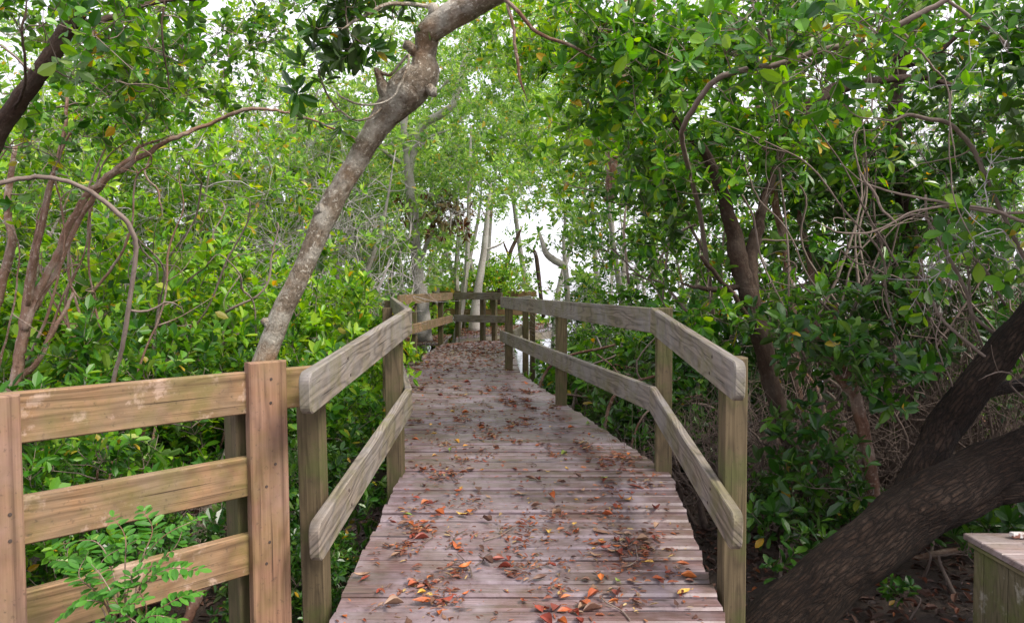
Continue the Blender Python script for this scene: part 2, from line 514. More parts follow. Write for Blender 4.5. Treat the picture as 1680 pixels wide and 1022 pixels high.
# ------------------------------------------------------------------ ground, water
gm, nt = mat('forest_soil')
n = N(nt)
tc = n('ShaderNodeTexCoord')
a1 = n('ShaderNodeTexNoise', ins={0: tc.outputs['Object'], 'Scale': 9.0, 'Detail': 8.0, 'Roughness': .7})
a2 = n('ShaderNodeTexNoise', ins={0: tc.outputs['Object'], 'Scale': 70.0, 'Detail': 4.0, 'Roughness': .7})
c = ramp(n, a1.outputs[0], [(.3, (.022, .016, .013)), (.55, (.05, .034, .026)), (.75, (.09, .06, .045))])
c = mixc(n, ramp(n, a2.outputs[0], [(.45, 0.0), (.7, .6)]), c, (.11, .07, .05))
p = n('ShaderNodeBsdfPrincipled', ins={'Base Color': c, 'Roughness': .7})
b = n('ShaderNodeBump', ins={'Strength': .8, 'Distance': .05, 'Height': math_(n, 'ADD', a1.outputs[0], math_(n, 'MULTIPLY', a2.outputs[0], .5))})
n.link(b.outputs[0], p.inputs['Normal'])
out(n, p.outputs[0])

wm, nt = mat('bay_water')
n = N(nt)
tc = n('ShaderNodeTexCoord')
w1 = n('ShaderNodeTexNoise', ins={0: tc.outputs['Object'], 'Scale': 3.0, 'Detail': 4.0})
p = n('ShaderNodeBsdfPrincipled', ins={'Base Color': (.05, .07, .075, 1), 'Roughness': .08, 'IOR': 1.33})
b = n('ShaderNodeBump', ins={'Strength': .25, 'Distance': .05, 'Height': w1.outputs[0]})
n.link(b.outputs[0], p.inputs['Normal'])
out(n, p.outputs[0])


def ground_z(x, y):
    z = .05 * np.sin(x * 1.3 + 1) * np.cos(y * .9) + .03 * np.sin(x * 3.1 + y * 2.3)
    fall = np.clip((y - 12.5 - .6 * np.sin(x * .7)) / 2.5, 0, 1)
    return z * (1 - fall) - .45 * fall


def build_ground():
    xs = np.concatenate([[-4000, -900, -200, -60], np.linspace(-28, 28, 113), [60, 200, 900, 4000]])
    ys = np.concatenate([[-300, -60], np.linspace(-14, 30, 89), [60, 200, 900, 4000]])
    X, Y = np.meshgrid(xs, ys)
    Z = ground_z(X, Y)
    nx = len(xs)
    v = np.stack([X, Y, Z], -1).reshape(-1, 3)
    i, j = np.meshgrid(np.arange(len(ys) - 1), np.arange(nx - 1), indexing='ij')
    f = np.stack([i * nx + j, i * nx + j + 1, (i + 1) * nx + j + 1, (i + 1) * nx + j], -1).reshape(-1, 4)
    mb = MB()
    mb.add(v, f)
    o = mb.build('ground', gm, smooth=True)
    tag(o, kind='structure')
    mb = MB()
    mb.add([(-3500, 11, -.12), (3500, 11, -.12), (3500, 3500, -.12), (-3500, 3500, -.12)], np.array([[0, 1, 2, 3]]))
    tag(mb.build('water', wm), kind='structure')


build_ground()


# ------------------------------------------------------------------ boards
def rect(l, w, rl0=0, rl1=0, seg=5):
    """outline in (u along length, v width); rl0 / rl1 radii of rounded corners at the start / end"""
    pts = []
    for cx, cy, r, a0 in ((l, 0, rl1, -90), (l, w, rl1, 0), (0, w, rl0, 90), (0, 0, rl0, 180)):
        if r <= 0:
            pts.append((cx, cy))
        else:
            ox = cx - r if cx > 0 else cx + r
            oy = cy - r if cy > 0 else cy + r
            for k in range(seg + 1):
                a = R(a0 + 90 * k / seg)
                pts.append((ox + r * math.cos(a), oy + r * math.sin(a)))
    return np.array(pts)


def slab(mb, outline, o, eu, ev, en, th, ch=.004, mat=0):
    """extruded outline: o + u*eu + v*ev, thickness th along en, chamfered edges"""
    q = np.asarray(outline)
    o, eu, ev, en = map(np.asarray, (o, nrm(eu), nrm(ev), nrm(en)))
    c = (q.max(0) + q.min(0)) / 2
    h = (q.max(0) - q.min(0)) / 2
    ins = c + (q - c) * (1 - ch / np.maximum(h, ch * 1.5))
    rings = [(ins, 0), (q, ch), (q, th - ch), (ins, th)]
    k = len(q)
    v = np.concatenate([o + r[:, :1] * eu + r[:, 1:] * ev + t * en for r, t in rings])
    f, uv = [], []
    for a in range(3):
        for i in range(k):
            j = (i + 1) % k
            f.append((a * k + i, a * k + j, (a + 1) * k + j, (a + 1) * k + i))
            ra, rb = rings[a], rings[a + 1]
            uv.append([(ra[0][i][0], ra[0][i][1] + ra[1]), (ra[0][j][0], ra[0][j][1] + ra[1]), (rb[0][j][0], rb[0][j][1] + rb[1]), (rb[0][i][0], rb[0][i][1] + rb[1])])
    caps = np.array([list(range(k))[::-1], list(range(3 * k, 4 * k))])
    cuv = np.array([ins[::-1], ins + V(0, .4)])
    fl = np.cross(eu, ev) @ en < 0
    f = np.array(f)
    uv = np.array(uv)
    if fl:
        f, uv, caps, cuv = f[:, ::-1], uv[:, ::-1], caps[:, ::-1], cuv[:, ::-1]
    mb.add(v, [f, caps], [uv, cuv], mat)


def rail_board(mb, a, b, w, th, nvec, r0=0, r1=0, drop=True):
    """board whose top edge runs a -> b, hangs w below, thickness th along nvec"""
    a, b = np.asarray(a, float), np.asarray(b, float)
    l = np.linalg.norm(b - a)
    eu = (b - a) / l
    nv = nrm(nvec)
    ev = nrm(np.cross(nv, eu))
    if ev[2] < 0: ev = -ev
    slab(mb, rect(l, w, r0, r1), a - ev * w, eu, ev, nv, th)


def post(mb, base, top, sx, sy, ax=(1, 0, 0), lean=(0, 0, 0)):
    """square post from base z to top z at xy centre, ax = horizontal face direction"""
    ex = nrm(V(*ax))
    ey = V(-ex[1], ex[0], 0)
    up = nrm(V(lean[0], lean[1], 1))
    o = V(base[0], base[1], base[2]) - ex * sx / 2 - ey * sy / 2
    slab(mb, rect(top - base[2], sx), o, up, ex, ey, sy, .005)


STEEL = simple('rusty_steel', (.05, .035, .028), .6, .5, .4, 90)


def nail(mb, p, nv, r=.0055, mat=1):
    """nail or bolt head standing 2 mm proud of a face at p (normal nv)"""
    nv = nrm(nv)
    tube(mb, np.array([p - nv * .004, p + nv * .002]), r, 8, 0, mat)


D = CAMZ - 1.047          # level deck height
SL = .0912                # ramp slope
BR = 4.2


def ramp_z(d): return D - max(0, BR - d) * SL


Lb, Rb = PZ(655, 784, D), PZ(1104, 783, D)
Lb[1] = Rb[1] = BR
rd = V(.05, 1, SL)
L0, R0 = Lb - rd * 2.9 + V(.10, 0, 0), Rb - rd * 2.9 - V(.10, 0, 0)
L2e, R2e = PZ(638, 610, D), PZ(853, 612, D)
L3s, R3s = PZ(648, 609.5, D), PZ(853, 611.5, D)
L3e, R3e = PZ(728, 564, D), PZ(838, 556, D)


def deck(mb, l0, r0, l1, r1, pw=.104, gap=.014, th=.036, zj=.003, over=.0):
    ln = (np.linalg.norm(l1 - l0) + np.linalg.norm(r1 - r0)) / 2
    n = max(1, int(round(ln / pw)))
    for i in range(n):
        g = gap * rng.uniform(.6, 1.6) / ln / 2
        t0, t1 = i / n + g, (i + 1) / n - g
        a, b = l0 + (l1 - l0) * t0, r0 + (r1 - r0) * t0
        c, d = r0 + (r1 - r0) * t1, l0 + (l1 - l0) * t1
        e = nrm(b - a)
        a, d = a - e * rng.uniform(-.006, .012), d - e * rng.uniform(-.006, .012)
        b, c = b + e * rng.uniform(-.006, .012), c + e * rng.uniform(-.006, .012)
        dz = rng.normal(0, zj)
        tw = rng.normal(0, zj, 4)
        q = [a, b, c, d]
        q = [p + V(0, 0, dz + t) for p, t in zip(q, tw)]
        fw = nrm(d - a)
        ch = .009
        ins = [q[0] + fw * ch, q[1] + fw * ch, q[2] - fw * ch, q[3] - fw * ch]
        low = [p - V(0, 0, ch) for p in q]
        bot = [p - V(0, 0, th) for p in q]
        v = np.array(ins + low + bot)
        L = np.linalg.norm(b - a)
        W = np.linalg.norm(d - a)
        f = np.array([(0, 1, 2, 3), (4, 5, 1, 0), (5, 6, 2, 1), (6, 7, 3, 2), (7, 4, 0, 3), (8, 9, 5, 4), (9, 10, 6, 5), (10, 11, 7, 6), (11, 8, 4, 7), (11, 10, 9, 8)])
        U = {0: (0, 0), 1: (L, 0), 2: (L, W), 3: (0, W)}
        sh = [0, .1, .1, .1, .1, .2, .2, .2, .2, .3]
        uv = np.array([[(U[k % 4][0], U[k % 4][1] + (0 if k < 4 else .006 if k < 8 else .03)) for k in ff] for ff in f])
        mb.add(v, f, uv)


def beam(mb, a, b, z0, z1, th):
    """horizontal/sloped joist under the deck edge"""
    a, b = np.asarray(a), np.asarray(b)
    e = nrm(b - a)
    nv = nrm(V(-e[1], e[0], 0))
    rail_board(mb, a + V(0, 0, z1), b + V(0, 0, z1), z1 - z0, th, nv)


def build_boardwalk():
    root = empty('boardwalk', (0, 4.2, 0), 'wooden boardwalk of worn purple brown planks strewn with fallen leaves, leading into the mangroves', 'boardwalk')
    mb = MB(); deck(mb, L0, R0, Lb, Rb); mb.build('ramp_deck', W_DECK, root)
    mb = MB(); deck(mb, Lb + V(.0, .012, 0), Rb + V(0, .012, .004), L2e, R2e); mb.build('level_deck', W_DECK, root)
    mb = MB(); deck(mb, L3s + V(0, .02, -.004), R3s + V(0, .02, -.004), L3e, R3e); mb.build('bend_deck', W_DECK, root)
    # side arm to the left and the far deck that turns right
    a, b_, c_, d_ = PZ(640, 565, D), PZ(640, 553, D), PZ(742, 549, D), PZ(727, 562.5, D)
    mb = MB(); deck(mb, a, b_, d_, c_); mb.build('side_deck', W_DECK, root)
    z = D + .06
    a, b_, c_, d_ = PZ(748, 553, z), PZ(748, 540, z), PZ(905, 529, z), PZ(905, 540, z)
    mb = MB(); deck(mb, a, b_, d_, c_); mb.build('far_deck', W_DECK, root)
    mb = MB()
    beam(mb, a, d_, -.22, -.04, .04)
    mb.build('far_fascia', W_RAIL, root)
    for l, r, l2, r2 in ((L0, R0, Lb, Rb), (Lb, Rb, L2e, R2e), (L3s, R3s, L3e, R3e)):
        for p, q in ((l, l2), (r, r2), ((l + r) / 2, (l2 + r2) / 2)):
            s = V(.08, 0, 0) if p is l else V(-.08, 0, 0) if p is r else V(0, 0, 0)
            mb = MB(); beam(mb, p + s, q + s, -.19, -.04, .04); mb.build('joist', W_BEAM, root)
    for p in (Lb + V(.15, .1, 0), Rb + V(-.15, .1, 0), (Lb + L2e) / 2 + V(.15, 0, 0), (Rb + R2e) / 2 + V(-.15, 0, 0), L2e + V(.2, 0, 0), R2e + V(-.1, 0, 0), L3e + V(.1, 0, 0), R3e + V(-.1, 0, 0), PZ(820, 543, D), PZ(665, 558, D)):
        mb = MB(); post(mb, (p[0], p[1], -.55), D - .05, .09, .09); mb.build('pile', W_BEAM, root)


build_boardwalk()


def railing(label, base, rails, posts, group=None, wm_=None):
    root = empty('handrail', base, label, 'handrail', group)
    for kind, a, b, w, nv, r0, r1 in rails:
        mb = MB(); rail_board(mb, a, b, w, .038, nv, r0, r1)
        ed = nrm(b - a)
        for px_, py_, *_r in posts:
            t = float(np.dot(V(px_, py_, 0) - a * V(1, 1, 0), ed * V(1, 1, 0)) / np.dot(ed[:2], ed[:2]))
            if 0 < t < np.linalg.norm(b - a):
                for off, dz_ in ((-.018, -.035), (.02, -.105)):
                    nail(mb, a + ed * (t + off) + V(0, 0, dz_), -nrm(V(*nv)), .006)
        mb.build(kind, [wm_ or W_RAIL, STEEL], root)
    for x, y, z0, z1, ax, lean in posts:
        mb = MB(); post(mb, (x, y, z0), z1, .089, .089, ax, lean); mb.build('post', W_POST, root)
    return root


def hp(x, d, z): return V(x, d, z)


TOP, MID = .93, .49
# near left rail on the ramp (inner face at x, board thickness outwards to the left)
A, B = (-.645, 2.42), (-.552, 4.20)
nv = (-1, .05, 0)
railing('left handrail of the near ramp, two rounded greyish boards on square posts', (-.7, 3.3, 0), [
    ('top_rail', hp(*A, ramp_z(2.42) + .935), hp(*B, D + TOP), .14, nv, .035, 0),
    ('lower_rail', hp(-.640, 2.50, ramp_z(2.5) + .415), hp(*B, D + MID), .14, nv, .035, 0)],
    [(-.735, 2.90, -.3, ramp_z(2.9) + .86, (1, -.05, 0), (-.022, 0)), (-.643, 4.26, -.3, D + .86, (1, -.05, 0), (-.012, 0))])
# near right rail
nv = (1, 0, 0)
railing('right handrail of the near ramp, two mossy grey boards with rounded ends', (.85, 3.4, 0), [
    ('top_rail', hp(.765, 2.60, ramp_z(2.60) + .935), hp(.775, 4.26, D + TOP), .14, nv, .035, 0),
    ('lower_rail', hp(.762, 2.60, ramp_z(2.60) + .41), hp(.772, 4.26, D + MID), .14, nv, .035, 0)],
    [(.853, 2.93, -.3, ramp_z(2.93) + .895, (1, 0, 0), (0, 0)), (.862, 4.32, -.3, D + .93, (1, -.1, 0), (0, 0))])
# long right rail on the level part
e = nrm(V(-.145 - .775, 9.75 - 4.26, 0))
nv = (-e[1] * -1, e[0] * -1 * -1, 0)
nv = V(e[1], -e[0], 0)
railing('long right handrail of the level boardwalk, weathered grey boards with swirling grain', (.4, 6.75, 0), [
    ('top_rail', hp(.773, 4.266, D + TOP), hp(-.15, 9.75, D + TOP - .005), .14, nv, 0, 0),
    ('lower_rail', hp(.77, 4.266, D + MID), hp(-.16, 9.8, D + MID), .14, nv, 0, 0)],
    [(.437, 6.75, -.3, D + .83, e, (0, 0)), (-.04, 9.62, -.3, D + .9, e, (0, 0))])
# left rail of the level part, seen edge on
e = nrm(V(-1.50 + .552, 9.6 - 4.2, 0))
nv = V(-e[1], e[0], 0)
railing('left handrail of the level boardwalk, seen nearly edge on from the ramp', (-1.1, 6.9, 0), [
    ('top_rail', hp(-.556, 4.206, D + TOP), hp(-1.50, 9.6, D + TOP - .005), .14, nv, 0, 0),
    ('lower_rail', hp(-.556, 4.206, D + MID), hp(-1.50, 9.6, D + MID), .14, nv, 0, 0)],
    [(-1.13, 6.9, -.3, D + .86, e, (0, 0)), (-1.53, 9.40, -.3, D + .88, e, (0, 0))])
# rail of the bend on the left
a, b = P(656, 484.5, 10.3), P(743, 482.5, 14.9)
a[2] = b[2] = D + TOP + .01
e = nrm(b - a)
nv = V(-e[1], e[0], 0)
dz = V(0, 0, TOP - MID)
p1, p2 = P(697, 585, 11.4), P(735, 563, 14.0)
railing('pale sunlit handrail on the left of the bend in the boardwalk', tuple((a + b) / 2 * V(1, 1, 0)), [
    ('top_rail', a, b, .14, nv, 0, 0), ('lower_rail', a - dz, b - dz, .14, nv, 0, 0)],
    [(a[0] + e[0] * t + nv[0] * .085, a[1] + e[1] * t + nv[1] * .085, -.5, D + .88, e, (0, 0)) for t in (.15, 1.3, 3.7)], wm_=W_FENCE)
# rail across the end
a, b = P(744, 483, 15.1), P(823, 482, 14.6)
a[2] = b[2] = D + TOP + .01
e = nrm(b - a)
nv = V(-e[1], e[0], 0)
railing('dark brown handrail straight across the end of the boardwalk', tuple((a + b) / 2 * V(1, 1, 0)), [
    ('top_rail', a, b, .14, nv, 0, 0), ('lower_rail', a - dz, b - dz + e * .1, .14, nv, 0, 0)],
    [(a[0] + e[0] * t + nv[0] * .085, a[1] + e[1] * t + nv[1] * .085, -.5, D + .88, e, (0, 0)) for t in (.05, .62, .88)])
# right side of the bend: two posts behind the long rail
a, b = P(838, 484, 10.2), P(868, 483, 13.4)
a[2] = b[2] = D + TOP - .03
e = nrm(b - a)
nv = V(e[1], -e[0], 0)
railing('short handrail behind the far end of the long right handrail', tuple((a + b) / 2 * V(1, 1, 0)), [
    ('top_rail', a, b, .14, nv, 0, 0), ('lower_rail', a - dz, b - dz, .14, nv, 0, 0)],
    [(a[0] + e[0] * t + nv[0] * .085, a[1] + e[1] * t + nv[1] * .085, -.5, D + .86, e, (0, 0)) for t in (1.4, 2.9)])
# farthest rail beyond
a, b = P(696, 481, 19.0), P(880, 481, 18.2)
a[2] = b[2] = D + TOP + .02
e = nrm(b - a)
nv = V(-e[1], e[0], 0)
railing('farthest pale handrail seen through the posts at the end of the boardwalk', tuple((a + b) / 2 * V(1, 1, 0)), [
    ('top_rail', a, b, .14, nv, 0, 0), ('lower_rail', a - dz, b - dz, .14, nv, 0, 0)],
    [(a[0] + e[0] * t + nv[0] * .085, a[1] + e[1] * t + nv[1] * .085, -.5, D + .88, e, (0, 0)) for t in (.2, 1.0, 1.75, 2.6)], wm_=W_FENCE)

# pale stake at the corner of the level deck
mb = MB()
post(mb, (.125, 9.45, -.3), D - .02, .05, .03)
tag(mb.build('stake', W_RAIL), 'short pale stake against the deck edge below the long right handrail', 'stake')


def build_fence():
    A, B = V(-1.34, 2.02, 0), V(-.885, 2.52, 0)
    root = empty('wooden_fence', tuple(A), 'tan wooden fence of three wide boards left of the ramp', 'fence')
    e = nrm(B - A)
    nv = V(-e[1], e[0], 0)          # away from the camera
    if nv[1] < 0: nv = -nv
    A2, E2 = A - e * .62, V(-.70, 2.76, 0)
    for zt, w, ext in ((1.368, .14, .33), (1.083, .132, .03), (.823, .137, .03)):
        a = A2 + V(0, 0, zt + (-.0 if ext > .1 else 0))
        b = B + e * ext + V(0, 0, zt)
        mb = MB(); rail_board(mb, a, b, w, .036, nv); mb.build('rail_board', W_FENCE, root)
    for c, top, sx in ((B + e * .085, 1.40, .14), (A - e * .035, 1.365, .14)):
        mb = MB()
        p = c - nv * .020
        post(mb, (p[0], p[1], -.3), top, sx, .037, e, (-.012, 0))
        for zz in (1.34, 1.26, 1.05, .98, .79, .72):
            nail(mb, V(p[0], p[1], zz) + V(-.012 * (zz + .3), 0, 0) + e * rng.uniform(-.045, .045) - nv * .0185, -nv, .005)
        mb.build('front_post', [W_FPOST, STEEL], root)
        mb = MB()
        p = c + nv * .083 - e * .035
        post(mb, (p[0], p[1], -.3), top - .05, .089, .089, e, (-.012, 0))
        mb.build('back_post', W_POST, root)


build_fence()


def build_box():
    x0, x1, y0, y1, zt = 2.09, 2.82, 2.35, 3.42, .525
    root = empty('wooden_box', (x0 + .35, 2.9, 0), 'low greenish plank box with a brown board top under the leaning trunk', 'box')
    mb = MB()
    y = y0
    while y < y1 - .02:
        w = min(.165, y1 - y)
        mb2 = rect(zt - .035 - .02, w - .008)
        slab(mb, mb2, V(x0, y, .02), (0, 0, 1), (0, 1, 0), (1, 0, 0), .02, .003)
        y += .166
    mb.build('side_panel', W_BOX, root)
    mb = MB()
    x = x0 + .024
    while x < x1 - .02:
        slab(mb, rect(zt - .06, .155), V(x, y1 - .022, .02), (0, 0, 1), (1, 0, 0), (0, 1, 0), .02, .003)
        x += .163
    mb.build('back_panel', W_BOX, root)
    mb = MB(); slab(mb, rect(y1 - y0 - .06, .035), V(x0 + .026, y0 + .02, zt - .075), (0, 1, 0), (1, 0, 0), (0, 0, 1), .03, .003)
    mb.build('corner_batten', W_BOX, root)
    mb = MB(); slab(mb, rect(y1 - y0 + .02, .02), V(x0 - .012, y0, zt - .052), (0, 1, 0), (0, 0, 1), (1, 0, 0), .011, .002); mb.build('trim', W_BOX, root)
    mb = MB()
    y = y0
    while y < y1 - .02:
        slab(mb, rect(x1 - x0 + .03, .137), V(x0 - .02, y, zt - .03), (1, 0, 0), (0, 1, 0), (0, 0, 1), .03, .004)
        y += .139
    mb.build('top', W_BOXTOP, root)
    wp = simple('white_sheet', (.62, .64, .68), .4, .5, .1, 30)
    mb = MB(); slab(mb, rect(.30, .115, .005, .005), V(2.25, 3.20, zt + .010), (1, 0, 0), (0, 1, 0), (0, 0, 1), .006, .001)
    tag(mb.build('white_panel', wp), 'flat white panel lying on top of the plank box', 'panel')
    m2, nt2 = mat('painted_strip')
    n = N(nt2)
    tcx = n('ShaderNodeTexCoord')
    nz = n('ShaderNodeTexNoise', ins={0: tcx.outputs['Object'], 'Scale': 22.0, 'Detail': 2.0})
    cc = ramp(n, nz.outputs[0], [(.46, (.22, .10, .07)), (.52, (.6, .58, .55))])
    pp = n('ShaderNodeBsdfPrincipled', ins={'Base Color': cc, 'Roughness': .6})
    out(n, pp.outputs[0])
    mb = MB(); slab(mb, rect(.45, .03), V(2.235, 3.36, zt + .007), (1, 0, 0), (0, 1, 0), (0, 0, 1), .022, .002)
    tag(mb.build('painted_batten', m2), 'brown batten with flaking white paint behind the white panel on the box', 'batten')


build_box()
# ------------------------------------------------------------------ trees with traced trunks
def tree(label, limbs, blobs, bm, lm, leaf=.065, tpl=T_MID, name='mangrove_tree', cat='tree', group=None, tw=TWIG, sides=12, rough=.07,
         part='trunk', wig=.0025, ws=.85, **kw):
    first = limbs[0][0]
    base = P(*first[:3])
    base[2] = max(0.0, min(base[2], .2))
    root = empty(name, tuple(base), label, cat, group)
    A, Rr = [], []
    for i, L in enumerate(limbs):
        mb = MB()
        c, r = limb(mb, L, sides, rough, 7, wig=wig, ws=ws)
        mb.build(part if i == 0 else 'branch', bm, root, smooth=True)
        A.append(c[::2]); Rr.append(r[::2])
    if blobs:
        mb = MB()
        T = np.concatenate([blob(*b) for b in blobs])
        T = T[T[:, 2] > .12]
        grow(mb, np.concatenate(A), np.concatenate(Rr), T, leaf=leaf, tpl=tpl, **kw)
        mb.build('crown', [lm, tw], root)
    return root


# 1 the leaning grey tree left of the boardwalk
tree('leaning mottled grey tree left of the boardwalk, its trunk bending right at a swollen knob', [
    [(332, 925, 5.0, 64), (346, 870, 5, 52), (376, 770, 5, 44), (422, 630, 5, 42), (450, 545, 5, 42), (482, 470, 5, 41), (512, 400, 5, 41), (536, 345, 5, 45),
     (562, 298, 5, 41), (592, 245, 5, 45), (628, 195, 4.97, 54), (668, 150, 4.93, 76), (694, 118, 4.9, 62), (699, 84, 4.88, 44), (708, 52, 4.85, 50), (740, 25, 4.8, 52), (800, -10, 4.7, 50), (900, -60, 4.6, 44), (1050, -110, 4.5, 34)],
    [(640, 175, 4.95, 36), (630, 148, 4.9, 26), (622, 124, 4.88, 14), (618, 112, 4.87, 9)],
    [(690, 132, 4.9, 26), (708, 149, 4.84, 20), (714, 152, 4.83, 19)],
    [(540, 352, 5, 34), (526, 345, 4.96, 24), (517, 341, 4.95, 18)],
    [(455, 540, 5, 30), (437, 530, 4.97, 18), (430, 524, 4.96, 11)],
    [(706, 50, 4.85, 30), (712, 20, 4.8, 22), (708, 12, 4.8, 16)],
    [(685, 90, 4.88, 22), (672, 76, 4.8, 20), (662, 72, 4.8, 16)],
    [(622, 118, 4.88, 8), (640, 122, 4.85, 6), (668, 90, 4.8, 5), (660, 130, 4.78, 5), (640, 165, 4.78, 4), (600, 176, 4.75, 4), (565, 165, 4.7, 4), (548, 150, 4.7, 4)],
    [(632, 172, 4.9, 5), (600, 195, 4.8, 4), (570, 192, 4.8, 4), (535, 150, 4.75, 4), (520, 105, 4.7, 4)],
    [(700, 10, 4.7, 8), (640, 5, 4.5, 7), (590, 30, 4.4, 6), (560, 50, 4.3, 5)],
], [(545, 60, 4.45, 55, 42, .4, 9), (575, 15, 4.4, 60, 30, .4, 7), (530, 150, 4.7, 28, 45, .25, 6), (620, 40, 4.6, 30, 30, .3, 2)],
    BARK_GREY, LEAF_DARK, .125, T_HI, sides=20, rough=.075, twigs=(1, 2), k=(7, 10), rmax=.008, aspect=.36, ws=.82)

# 2 the dark leaning tree at the left edge
tree('brown limb rising from the left edge of the view under big round leaves', [
    [(-160, 620, 3.9, 60), (-80, 400, 3.8, 50), (-10, 240, 3.7, 44), (30, 170, 3.65, 42), (75, 110, 3.6, 42), (112, 62, 3.6, 40), (133, 20, 3.6, 34), (142, -30, 3.6, 30), (150, -120, 3.6, 24)],
    [(128, 40, 3.6, 22), (165, 36, 3.7, 16), (215, 18, 3.8, 13), (270, 6, 3.9, 11), (330, -4, 4, 9), (420, -20, 4.1, 7)],
    [(20, 185, 3.65, 8), (40, 130, 3.5, 7), (32, 50, 3.4, 6), (45, -10, 3.4, 5)],
    [(268, -6, 3.9, 5), (266, 60, 3.85, 5), (276, 130, 3.9, 4), (280, 152, 3.9, 4)],
], [(40, 50, 3.9, 60, 70, .4, 14), (200, 110, 4.0, 90, 70, .5, 24), (40, 230, 3.9, 50, 40, .3, 7), (160, 30, 3.3, 110, 40, .4, 8), (240, 40, 4.2, 110, 50, .5, 18)],
    BARK_DARK, LEAF_MID, .066, T_HI, twigs=(2, 4), k=(3, 6), aspect=.62, rmax=.009, ws=.66)

# 3 reddish many stemmed tree at the left
tree('reddish many-stemmed tree by the left end of the fence', [
    [(10, 700, 4.6, 40), (22, 620, 4.6, 36), (38, 540, 4.6, 34), (52, 470, 4.6, 30), (66, 400, 4.55, 24), (80, 330, 4.5, 20), (95, 250, 4.5, 14), (110, 160, 4.5, 9)],
    [(40, 540, 4.6, 24), (70, 470, 4.65, 24), (105, 395, 4.7, 22), (135, 330, 4.7, 22), (165, 300, 4.7, 18), (200, 270, 4.75, 14), (232, 238, 4.8, 9), (290, 220, 4.9, 5)],
    [(60, 510, 4.7, 16), (100, 440, 4.75, 17), (140, 360, 4.8, 17), (170, 312, 4.8, 19), (205, 285, 4.85, 19), (250, 258, 4.9, 16), (300, 232, 4.95, 15), (345, 215, 5, 12), (400, 196, 5, 11), (452, 193, 5.05, 9), (500, 200, 5.1, 7), (560, 220, 5.2, 6), (610, 245, 5.2, 4)],
    [(20, 640, 4.7, 26), (60, 590, 4.7, 18), (96, 530, 4.75, 14), (120, 480, 4.8, 9)],
    [(-20, 560, 4.9, 34), (-5, 480, 4.9, 30), (15, 400, 4.9, 26), (10, 330, 4.9, 22), (25, 240, 4.9, 14)],
    [(46, 500, 4.5, 14), (60, 420, 4.45, 12), (78, 340, 4.45, 10), (96, 250, 4.4, 8), (140, 190, 4.4, 6)],
    [(250, 258, 4.9, 6), (240, 290, 4.8, 6), (262, 320, 4.8, 6), (268, 360, 4.8, 5)],
], [(130, 200, 5.0, 110, 60, .5, 20), (260, 150, 5.0, 90, 60, .6, 22), (330, 120, 5.2, 100, 90, .6, 26), (60, 300, 4.9, 70, 50, .4, 8), (210, 200, 4.8, 80, 40, .4, 9), (430, 60, 5.4, 90, 70, .6, 24)],
    BARK_TAN, LEAF_MID, .06, T_HI, twigs=(2, 4), k=(4, 6), aspect=.55, rmax=.008, sides=10, ws=.52, wig=.004)

# 4 thin arching stem
mb = MB()
limb(mb, [(190, 740, 3.75, 10), (183, 640, 3.7, 10), (200, 570, 3.65, 10), (213, 500, 3.6, 11), (222, 420, 3.55, 11), (212, 375, 3.5, 11), (180, 338, 3.45, 11), (130, 305, 3.4, 11), (60, 290, 3.35, 11), (0, 302, 3.3, 11), (-80, 340, 3.3, 11)], 8, .1, 8, 0, .0018, .72)
limb(mb, [(212, 510, 3.6, 5), (240, 515, 3.62, 4), (275, 498, 3.65, 3), (300, 505, 3.7, 3)], 5, 0, 5)
o = mb.build('sapling', TWIG, smooth=True, origin=P(190, 900, 3.75) * V(1, 1, 0))
tag(o, 'thin pale stem arching over to the left behind the fence', 'sapling')

# 5 pale tree beyond the first bend
tree('pale grey tree with twisted bare side branches behind the bend handrail', [
    [(698, 560, 13.2, 29), (691, 490, 13.2, 26), (683, 420, 13.2, 22), (677, 350, 13.2, 20), (670, 290, 13.2, 19), (666, 240, 13.2, 14), (664, 200, 13.2, 13), (672, 180, 13.2, 10), (690, 170, 13.2, 8)],
    [(670, 290, 13.2, 15), (682, 240, 13.2, 13), (695, 205, 13.2, 17), (725, 185, 13.2, 16), (748, 165, 13.2, 13), (757, 120, 13.2, 10), (766, 96, 13.2, 10), (800, 60, 13.2, 6)],
    [(668, 272, 13.2, 9), (650, 262, 13.2, 8), (632, 250, 13.2, 7), (620, 243, 13.2, 6)],
    [(622, 244, 13.2, 4), (650, 232, 13.2, 5), (680, 220, 13.2, 5), (695, 222, 13.2, 5), (690, 245, 13.2, 5), (705, 226, 13.2, 5), (740, 212, 13.2, 4)],
    [(757, 150, 13.2, 8), (740, 130, 13.2, 8), (720, 150, 13.2, 5)],
    [(690, 430, 13.2, 8), (702, 395, 13.2, 8), (712, 380, 13.2, 6)],
], [(710, 270, 13.2, 100, 70, .9, 40), (760, 110, 12.6, 130, 90, 1.2, 100), (840, 150, 12.6, 80, 90, 1, 46), (680, 15, 12, 170, 60, 1.2, 90), (870, 40, 11.6, 110, 60, 1, 40), (600, 250, 12.8, 80, 80, 1.2, 44), (740, 320, 13, 50, 40, .7, 16)],
    BARK_PALE, LEAF_FAR, .075, T_LO, tw=TWIG_GREY, twigs=(3, 6), k=(5, 8), sides=9, tw_sides=3)
tree('slender pale tree behind the rail across the end of the boardwalk', [
    [(778, 545, 17, 26), (784, 480, 17, 17), (791, 430, 17, 13), (796, 390, 17, 12), (800, 350, 17, 9), (806, 300, 17, 6)],
    [(793, 410, 17, 5), (812, 405, 17, 4), (830, 395, 17, 3)],
], [(800, 310, 17.5, 80, 60, 2, 50), (745, 395, 19, 40, 40, 1.5, 24), (735, 445, 19, 40, 26, 1, 30)],
    BARK_PALE, LEAF_FAR, .085, T_LO, tw=TWIG_GREY, twigs=(3, 6), k=(5, 8), sides=8, tw_sides=0, name='mangrove_tree')
